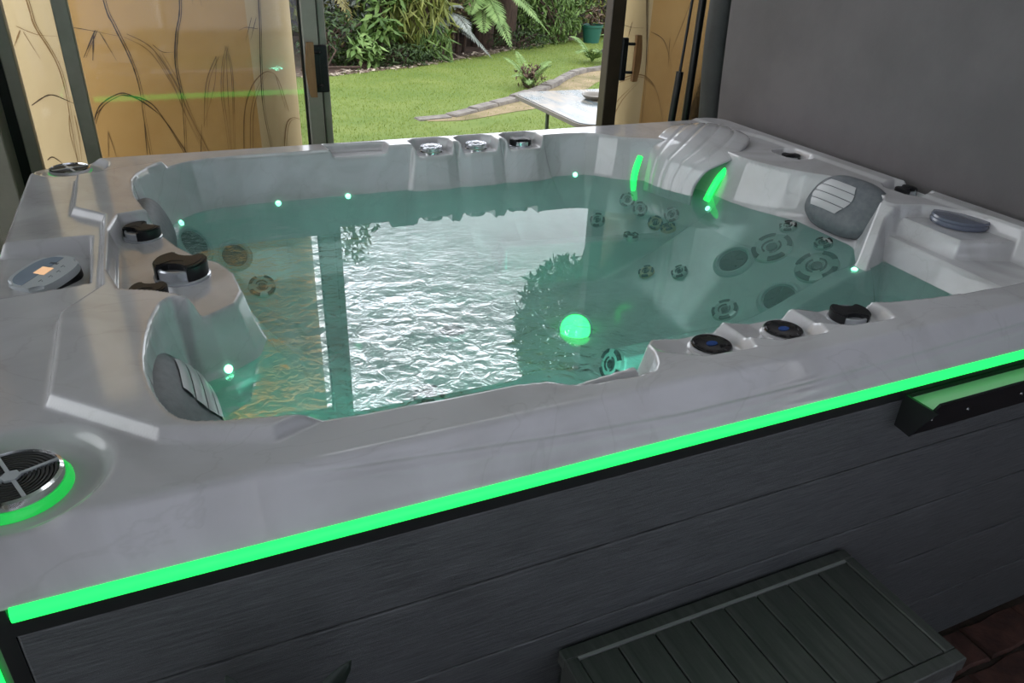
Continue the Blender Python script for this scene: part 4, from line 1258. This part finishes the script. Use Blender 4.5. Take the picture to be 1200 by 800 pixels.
# short blades
rng = np.random.default_rng(3)
N = 110000
bx = rng.uniform(.6, 8.2, N); by = 4.6 + rng.uniform(0, 1, N) * 6.9
PATH = [(2.45, 6.02), (2.75, 6.05), (3.05, 6.22), (3.35, 6.42), (3.66, 6.60), (4.1, 6.95), (4.6, 7.42), (5.1, 7.95), (5.6, 8.25), (6.3, 8.5), (7.2, 8.7)]
pxs, pys = [p[0] for p in PATH], [p[1] for p in PATH]
keep = by < np.interp(bx, [p[0] for p in EDGE], [p[1] for p in EDGE]) + .05
dry = (bx > 2.6) & (by < np.interp(bx, pxs, pys)) & (by > np.interp(bx, pxs, pys) - .55)
keep &= ~(dry & (rng.uniform(0, 1, N) < .75))
bx, by = bx[keep], by[keep]; N = len(bx)
an = rng.uniform(0, 2 * PI, N); hh = rng.uniform(.010, .022, N); ww = rng.uniform(.0015, .003, N); lx = rng.normal(0, .006, N); ly = rng.normal(0, .006, N)
V = np.zeros((N, 3, 3))
V[:, 0] = np.stack([bx - np.cos(an) * ww, by - np.sin(an) * ww, 0 * bx], -1)
V[:, 1] = np.stack([bx + np.cos(an) * ww, by + np.sin(an) * ww, 0 * bx], -1)
V[:, 2] = np.stack([bx + lx, by + ly, hh], -1)
g = raw('grass_blades', V.reshape(-1, 3).tolist(), np.arange(3 * N).reshape(-1, 3).tolist(), 'grass')
tag(g, 'short green grass blades covering the lawn', 'grass', kind='stuff')

# dry strip and stone edging curving through the lawn
cp_ = catmull(PATH, 6)
bm = bmesh.new(); prev = None
for p in cp_:
    w_ = .10 + .40 * min(1, max(0, (p[0] - 2.5) / 1.6))
    row = (bm.verts.new((p[0], p[1] + .02, .004)), bm.verts.new((p[0] + .10, p[1] - w_, .004)))
    if prev: bm.faces.new((prev[0], prev[1], row[1], row[0]))
    prev = row
structure(obj('floor_dry_strip', bm, 'dry_soil'), 'dry bare strip of soil along the curved stone edging', 'ground')
kerb = root('garden_edging', (4, 7, 0), 'curved grey stone edging running across the lawn behind the table', 'edging')
seglen = 0; last = np.array(cp_[0]); piece = [last]
for p in cp_[1:]:
    piece.append(np.array(p))
    if sum(np.linalg.norm(piece[i + 1] - piece[i]) for i in range(len(piece) - 1)) > .34 or p is cp_[-1]:
        a, b_ = piece[0], piece[-1]
        t = (b_ - a) / np.linalg.norm(b_ - a); nrm = np.array([-t[1], t[0]])
        a2, b2 = a + t * .006, b_ - t * .006
        bm = bmesh.new()
        w_ = .070 if a[0] < 4.4 else .055
        pts = [tuple(a2 - nrm * w_), tuple(b2 - nrm * w_), tuple(b2 + nrm * w_), tuple(a2 + nrm * w_)]
        add_prism(bm, pts, -.05, .012 + .035 * min(1, max(0, (a[0] - 2.4) / 1.2)) + .006 * math.sin(a[0] * 9))
        bmesh.ops.bevel(bm, geom=[e for e in bm.edges if all(v.co.z > 0 for v in e.verts)], offset=.008, segments=2, affect='EDGES')
        obj('edging_stone', bm, 'edging_stone', kerb, smooth=math.radians(35))
        piece = [np.array(p)]

# ---- garden table
table = root('garden_table', (3.3, 3.99, 0), 'grey topped garden table with rounded corners standing just outside the opening', 'table')
def rrect(x0, x1, y0, y1, r, n=6):
    out = []
    for cx, cy, a0 in ((x1 - r, y1 - r, 0), (x0 + r, y1 - r, PI / 2), (x0 + r, y0 + r, PI), (x1 - r, y0 + r, 1.5 * PI)):
        for k in range(n + 1): out.append((cx + r * math.cos(a0 + PI / 2 * k / n), cy + r * math.sin(a0 + PI / 2 * k / n)))
    return out
bm = bmesh.new(); add_prism(bm, rrect(2.730, 3.95, 3.42, 4.56, .13, 9), .472, .496); obj('table_edge', bm, 'table_edge', table)
bm = bmesh.new(); add_prism(bm, rrect(2.747, 3.933, 3.437, 4.543, .115, 9), .4955, .501); obj('table_top', bm, 'table_top', table)
for x, y in ((2.80, 4.06), (2.80, 3.55), (3.85, 4.40), (3.85, 3.55)):
    bm = bmesh.new(); add_tube(bm, [(x, y, 0), (x, y, .475)], .013, 10); obj('leg', bm, 'table_leg', table)
DX, DY, DZ = 3.25, 4.18, .501
dish = root('shallow_dish', (DX, DY, DZ), 'small shallow grey dish on the garden table', 'dish')
bm = bmesh.new(); rr = add_lathe(bm, [(.005, .008), (.075, .010), (.092, .030), (.10, .032), (.095, .018), (.07, 0)], 28, Matrix.Translation((DX, DY, DZ))); cap_ring(bm, rr[0])
obj('dish_bowl', bm, 'dish_grey', dish, smooth=math.radians(45))
bm = bmesh.new(); add_lathe(bm, [(.097, .030), (.104, .033), (.104, .028)], 28, Matrix.Translation((DX, DY, DZ))); obj('dish_rim', bm, 'dish_grey', dish)

# ---- foliage helpers
def leaves_mesh(name, n_, pos, size, material, seed=0, flat=.6, droop=.4, aspect=.38):
    """n_ folded leaves at random places given by pos(rng)->(x,y,z)"""
    r_ = random.Random(seed); verts, faces = [], []
    for _ in range(n_):
        p = Vector(pos(r_)); s = size * r_.uniform(.6, 1.3)
        az = r_.uniform(0, 2 * PI); el = r_.gauss(-droop, flat)
        d_ = Vector((math.cos(az) * math.cos(el), math.sin(az) * math.cos(el), math.sin(el)))
        sd_ = d_.cross(Vector((r_.gauss(0, .4), r_.gauss(0, .4), 1))).normalized() * s * aspect * .5
        up = sd_.cross(d_).normalized() * s * .10
        b0 = len(verts)
        verts += [p, p + d_ * s * .45 + sd_ - up, p + d_ * s * .45 - sd_ - up, p + d_ * s - up * 1.5, p + d_ * s * .45]
        faces += [(b0, b0 + 1, b0 + 4), (b0, b0 + 4, b0 + 2), (b0 + 1, b0 + 3, b0 + 4), (b0 + 2, b0 + 4, b0 + 3)]
    return [tuple(v) for v in verts], faces
def ellip(c, r):
    def f_(r_):
        while True:
            p = [r_.uniform(-1, 1) for _ in range(3)]
            q = sum(v * v for v in p)
            if .25 < q < 1: return (c[0] + p[0] * r[0], c[1] + p[1] * r[1], max(.02, c[2] + p[2] * r[2]))
    return f_
def shrub(name, c, r, n_, size, material, label, cat='shrub', seed=0, droop=.4, aspect=.38, group=None, stems=5, trunk='bark'):
    o = root(name, (c[0], c[1], 0), label, cat, group)
    v, f_ = leaves_mesh(name, n_, ellip(c, r), size, material, seed, droop=droop, aspect=aspect)
    raw('foliage', v, f_, material, o)
    r_ = random.Random(seed + 7); bm = bmesh.new()
    for _ in range(stems):
        x, y = c[0] + r_.uniform(-.3, .3) * r[0], c[1] + r_.uniform(-.3, .3) * r[1]
        add_tube(bm, [(x, y, -.02), (x + r_.uniform(-.1, .1), y, c[2] * .6), (c[0] + r_.uniform(-.7, .7) * r[0], c[1] + r_.uniform(-.5, .5) * r[1], c[2] + r[2] * .5)], [.03, .02, .008], 6)
    obj('stems', bm, trunk, o)
    return o
def frond(parent, base, tip, sag, width, material, pairs=22, seed=0):
    """one feather-shaped frond with paired leaflets"""
    base, tip = Vector(base), Vector(tip); r_ = random.Random(seed)
    bm = bmesh.new(); ax = []
    for k in range(13):
        t = k / 12; ax.append(base.lerp(tip, t) + Vector((0, 0, sag * 4 * t * (1 - t))))
    add_tube(bm, ax, [.012 * (1 - .8 * k / 12) for k in range(13)], 5)
    for k in range(pairs):
        t = .10 + .88 * k / pairs
        i = min(int(t * 12), 11); p = ax[i].lerp(ax[i + 1], t * 12 - i); d_ = (ax[i + 1] - ax[i]).normalized()
        w_ = width * math.sin(PI * min(.18 + t * .82, 1)) ** .8
        for s in (-1, 1):
            side = d_.cross(Vector((0, 0, 1))).normalized() * s
            o_ = (side * 1.0 + d_ * .45 + Vector((0, 0, -.25 + r_.uniform(-.1, .1)))).normalized()
            e_ = p + o_ * w_ * r_.uniform(.85, 1.1); m_ = p + o_ * w_ * .4
            q = d_ * width * .085
            a_, b1, c1, t1 = bm.verts.new(p - q * .4), bm.verts.new(m_ - q), bm.verts.new(m_ + q), bm.verts.new(e_)
            bm.faces.new((a_, b1, c1)); bm.faces.new((b1, t1, c1))
    return obj('frond', bm, material, parent)
def fern(name, c, fr_, material, label, width=.16, group=None, crown=None):
    o = root(name, (c[0], c[1], 0), label, 'fern', group)
    if crown:
        bm = bmesh.new(); add_tube(bm, [(c[0], c[1], -.05), (c[0] + .02, c[1], crown * .5), (c[0], c[1], crown)], [.11, .095, .10], 12); obj('trunk', bm, 'bark', o, smooth=math.radians(60))
    for k, (tip, sag) in enumerate(fr_):
        frond(o, (c[0], c[1], crown or c[2]), tip, sag, width, material, 24, k + int(c[0] * 10))
    return o
# ---- planting, left to right
fern('tree_fern', (2.25, 9.75, 1.2), [((2.72, 9.30, .36), .18), ((2.55, 9.15, .62), .22), ((1.6, 9.2, .5), .25), ((3.1, 9.6, 1.15), .2), ((1.3, 9.9, 1.0), .3), ((2.2, 10.6, 1.0), .3), ((2.9, 10.3, 1.1), .25)], 'leaf_tan',
     'yellowing tree fern at the left end of the garden bed', .26, crown=1.2)
shrub('leafy_shrub', (2.42, 9.25, .32), (.45, .35, .36), 756, 0.090, 'leaf_dark', 'dark small leafed bush low at the left of the bed beneath the yellow fern', seed=1)
shrub('broadleaf_shrub', (2.74, 8.98, .22), (.20, .18, .20), 162, 0.150, 'leaf_lime', 'bright broad leafed plant at the front of the bed, lowest of the pale shrubs', seed=2, droop=.1, aspect=.42)
shrub('broadleaf_shrub', (2.98, 9.22, .46), (.26, .2, .16), 180, 0.165, 'leaf_green', 'broad leafed shrub with a drooping blue green leaf beside the door stile', seed=3, droop=.5, aspect=.42)
shrub('broadleaf_shrub', (3.18, 9.5, .80), (.34, .25, .22), 288, 0.195, 'leaf_lime', 'tall bright leaved shrub at the top of the left bed', seed=4, droop=.2, aspect=.30)
shrub('leafy_shrub', (3.05, 9.15, .12), (.75, .28, .16), 936, 0.075, 'leaf_dark', 'low dark ground cover along the lawn edge', seed=5)
shrub('strappy_shrub', (3.58, 9.5, .62), (.48, .30, .42), 468, 0.255, 'leaf_yellow', 'clump of hanging yellow green strap leaves in the middle of the bed', seed=6, droop=1.0, aspect=.14)
shrub('strappy_shrub', (3.75, 9.35, .25), (.26, .2, .26), 216, 0.195, 'leaf_green', 'green strap leaved clump below the yellow strap leaves', seed=8, droop=.9, aspect=.16)
fern('silver_fern', (4.02, 9.75, .48), [((4.46, 9.45, .16), .12), ((4.62, 9.40, .0), .10), ((4.25, 9.25, .30), .16), ((3.7, 9.25, .10), .2), ((4.3, 9.7, .62), .1)], 'leaf_silver',
     'grey silver fern arching onto the lawn', .21)
fern('lime_fern', (4.72, 10.0, .74), [((4.55, 9.55, .30), .08), ((4.98, 9.55, .10), .10), ((4.78, 9.5, .40), .1), ((4.40, 9.7, .52), .12), ((5.1, 10.1, .9), .1)], 'leaf_lime',
     'bright green upright fern in front of the dark trunks', .24)
fern('tree_fern', (4.98, 10.3, .86), [((5.80, 9.95, .20), .12), ((5.50, 9.70, .40), .12), ((4.5, 10.0, .9), .18), ((5.7, 10.5, 1.0), .2), ((5.0, 11.0, 1.0), .2)], 'leaf_lime',
     'large lime fern with one long frond pointing down to the right', .26)
for k, (x, y, r_, nm) in enumerate(((5.02, 10.75, .16, 'thick dark trunk behind the ferns, left one'), (5.42, 10.9, .20, 'thick dark trunk behind the ferns, right one'), (4.45, 10.7, .12, 'brown stump trunk left of the bright fern'))):
    t = root('bare_tree', (x, y, 0), nm, 'tree', 'trunks behind the ferns')
    bm = bmesh.new(); add_tube(bm, catmull([(x, y, -.05), (x + .03, y, .9), (x - .04, y + .1, 2.2)], 4), [r_ * 1.25] + [r_] * 7 + [r_ * .9], 14); obj('trunk', bm, 'bark', t, smooth=math.radians(60))
    v, f_ = leaves_mesh('c', 260, ellip((x, y, 2.35), (.8, .7, .6)), .2, 'leaf_dark', 40 + k); raw('crown', v, f_, 'leaf_dark', t)
shrub('leafy_shrub', (4.3, 10.15, .85), (.55, .4, .5), 756, 0.105, 'leaf_brown', 'brown dead foliage above the silver fern', seed=9)
shrub('leafy_shrub', (6.20, 10.9, .50), (.62, .5, .62), 1620, 0.098, 'leaf_green', 'dense round green shrub left of the green pot', seed=10)
shrub('leafy_shrub', (6.75, 11.6, .75), (.75, .5, .8), 1620, 0.098, 'leaf_lime', 'tall pale green shrub behind the green pot', seed=11)
shrub('leafy_shrub', (7.7, 11.6, .5), (.7, .5, .7), 900, 0.105, 'leaf_yellow', 'yellow green bush right of the green pot', seed=12)
shrub('leafy_shrub', (5.45, 10.35, .12), (.5, .3, .18), 468, 0.068, 'leaf_dark', 'low dark plant beneath the long lime frond', seed=13)
fern('small_fern', (4.20, 7.28, .0), [((3.86, 7.05, .16), .08), ((4.0, 6.9, .10), .08), ((4.5, 7.35, .26), .1), ((4.62, 7.6, .16), .12), ((4.2, 7.7, .34), .06), ((3.95, 7.5, .30), .08), ((4.35, 7.05, .28), .06)], 'leaf_lime',
     'small fern growing on the lawn beside the stone edging', .09)
shrub('leafy_shrub', (4.22, 7.30, .14), (.18, .15, .15), 162, 0.053, 'leaf_brown', 'brownish twiggy plant inside the small lawn fern', seed=14)
fern('small_fern', (5.95, 8.95, .0), [((5.55, 8.7, .14), .1), ((5.7, 9.2, .30), .1), ((6.3, 8.8, .2), .1), ((6.0, 8.5, .12), .1), ((5.75, 8.5, .18), .1)], 'leaf_lime', 'small fern at the right of the lawn near the door stile', .12)

pot = root('plant_pot', (6.97, 10.8, 0), 'green plastic plant pot at the far right of the lawn', 'pot')
bm = bmesh.new(); rr = add_lathe(bm, [(.125, -.015), (.165, .235), (.180, .24), (.183, .275), (.165, .275), (.155, .22), (.01, .215)], 30, Matrix.Translation((6.97, 10.8, 0))); cap_ring(bm, rr[0]); cap_ring(bm, rr[-1])
obj('pot_body', bm, 'pot_green', pot, smooth=math.radians(40))
v, f_ = leaves_mesh('p', 70, ellip((6.97, 10.8, .40), (.15, .15, .15)), .12, 'leaf_brown', 60, droop=-.3); raw('foliage', v, f_, 'leaf_brown', pot)
pot = root('plant_pot', (5.88, 8.30, 0), 'dark grey pot half hidden behind the right door stile', 'pot')
bm = bmesh.new(); rr = add_lathe(bm, [(.10, -.015), (.13, .20), (.15, .21), (.15, .24), (.135, .24), (.125, .19), (.01, .185)], 26, Matrix.Translation((5.88, 8.30, 0))); cap_ring(bm, rr[0]); cap_ring(bm, rr[-1])
obj('pot_body', bm, 'pot_grey', pot, smooth=math.radians(40))
v, f_ = leaves_mesh('p', 60, ellip((5.88, 8.3, .34), (.14, .14, .12)), .12, 'leaf_green', 61, droop=-.3); raw('foliage', v, f_, 'leaf_green', pot)

shrub('dry_shrub', (3.95, 10.0, .60), (.50, .3, .45), 500, .10, 'leaf_tan', 'dry straw coloured foliage left of the silver fern', seed=21)
shrub('dry_shrub', (2.75, 9.75, .60), (.45, .3, .50), 420, .11, 'leaf_silver', 'grey twiggy shrub behind the bright broad leafed plants', seed=22)
# leaf litter along the edge of the bed
rng2 = random.Random(9)
def litter_pos(r_):
    x = r_.uniform(1.4, 7.0); return (x, edge_y(x) + abs(r_.gauss(0, .16)) - .03, .012)
v, f_ = leaves_mesh('litter', 900, litter_pos, .07, 'leaf_litter', 77, flat=.25, droop=0, aspect=.5)
tag(raw('leaf_litter', v, f_, 'leaf_litter'), 'scattered dry leaves along the edge of the lawn', 'leaf litter', kind='stuff')
bm = bmesh.new()
add_tube(bm, [(1.9, 8.75, .03), (2.25, 8.72, .05), (2.62, 8.80, .03)], .018, 6); add_tube(bm, [(2.2, 8.72, .05), (2.35, 8.85, .22), (2.3, 9.0, .30)], .010, 6)
tag(obj('fallen_branch', bm, 'bark'), 'fallen branch at the left end of the lawn edge', 'branch')

# boundary fence and the hedge of taller trees behind the bed
fence = root('boundary_fence', (3, 12.2, 0), 'dim weathered paling fence behind the planting', 'fence')
bm = bmesh.new(); add_box(bm, -.07, .07, -.012, .012, 0, 1.8, .004); fme = bm_mesh('paling', bm, 'fence_board')
for k in range(96): link('paling', fme, fence, (-3.2 + k * .152, 12.2 + .01 * (k % 3), -.02))
for z in (.4, 1.4): box('rail', -3.3, 11.4, 12.22, 12.27, z, z + .08, 'fence_board', fence)
HEDGE = [(-2.6, 11.2, 2.3, 'leaf_dark', 'dark tree behind the bed, far left beyond the painted wall'), (-.4, 11.4, 2.6, 'leaf_green', 'green tree behind the bed, hidden by the painted wall'),
         (1.7, 11.0, 2.5, 'leaf_yellow', 'yellow green tree behind the yellowing fern'), (3.6, 11.3, 1.9, 'leaf_dark', 'dark tree behind the strap leaves'),
         (5.4, 11.8, 1.7, 'leaf_green', 'green tree behind the dark trunks'), (7.4, 12.6, 2.2, 'leaf_dark', 'dark tree behind the green pot'), (9.8, 12.8, 2.6, 'leaf_green', 'green tree at the far right behind the bed')]
for k, (x, y, h_, mt, lb) in enumerate(HEDGE):
    o = root('garden_tree', (x, y, 0), lb, 'tree', 'trees along the back of the garden')
    v, f_ = leaves_mesh('t', 2600, ellip((x, y, h_ * .55), (1.25, .8, h_ * .55)), .16, mt, 100 + k); raw('crown', v, f_, mt, o)
    bm = bmesh.new(); add_tube(bm, [(x, y, -.05), (x + .05, y, h_ * .5), (x - .05, y, h_ * .9)], [.09, .07, .03], 10); obj('trunk', bm, 'bark', o)

o = root('slender_tree', (2.85, 10.75, 0), 'tall slender yellow green tree behind the left end of the bed', 'tree')
v, f_ = leaves_mesh('s', 2400, ellip((2.85, 10.75, 2.6), (.50, .45, 2.5)), .15, 'leaf_yellow', 140); raw('crown', v, f_, 'leaf_yellow', o)
bm = bmesh.new(); add_tube(bm, [(2.85, 10.75, -.05), (2.87, 10.75, 2.4), (2.83, 10.75, 4.6)], [.08, .06, .02], 10); obj('trunk', bm, 'bark', o)
o = root('overhanging_tree', (7.9, 11.2, 0), 'tall tree leaning over the right side of the lawn', 'tree')
v, f_ = leaves_mesh('s', 4200, ellip((6.05, 9.25, 6.1), (.95, .8, 1.35)), .17, 'leaf_green', 141); raw('crown', v, f_, 'leaf_green', o)
bm = bmesh.new(); add_tube(bm, catmull([(7.9, 11.2, -.05), (7.8, 11.1, 2.2), (7.2, 10.4, 4.4), (6.1, 9.3, 6.0)], 4), [.16] * 4 + [.13] * 4 + [.09] * 4 + [.04], 12); obj('trunk', bm, 'bark', o, smooth=math.radians(60))
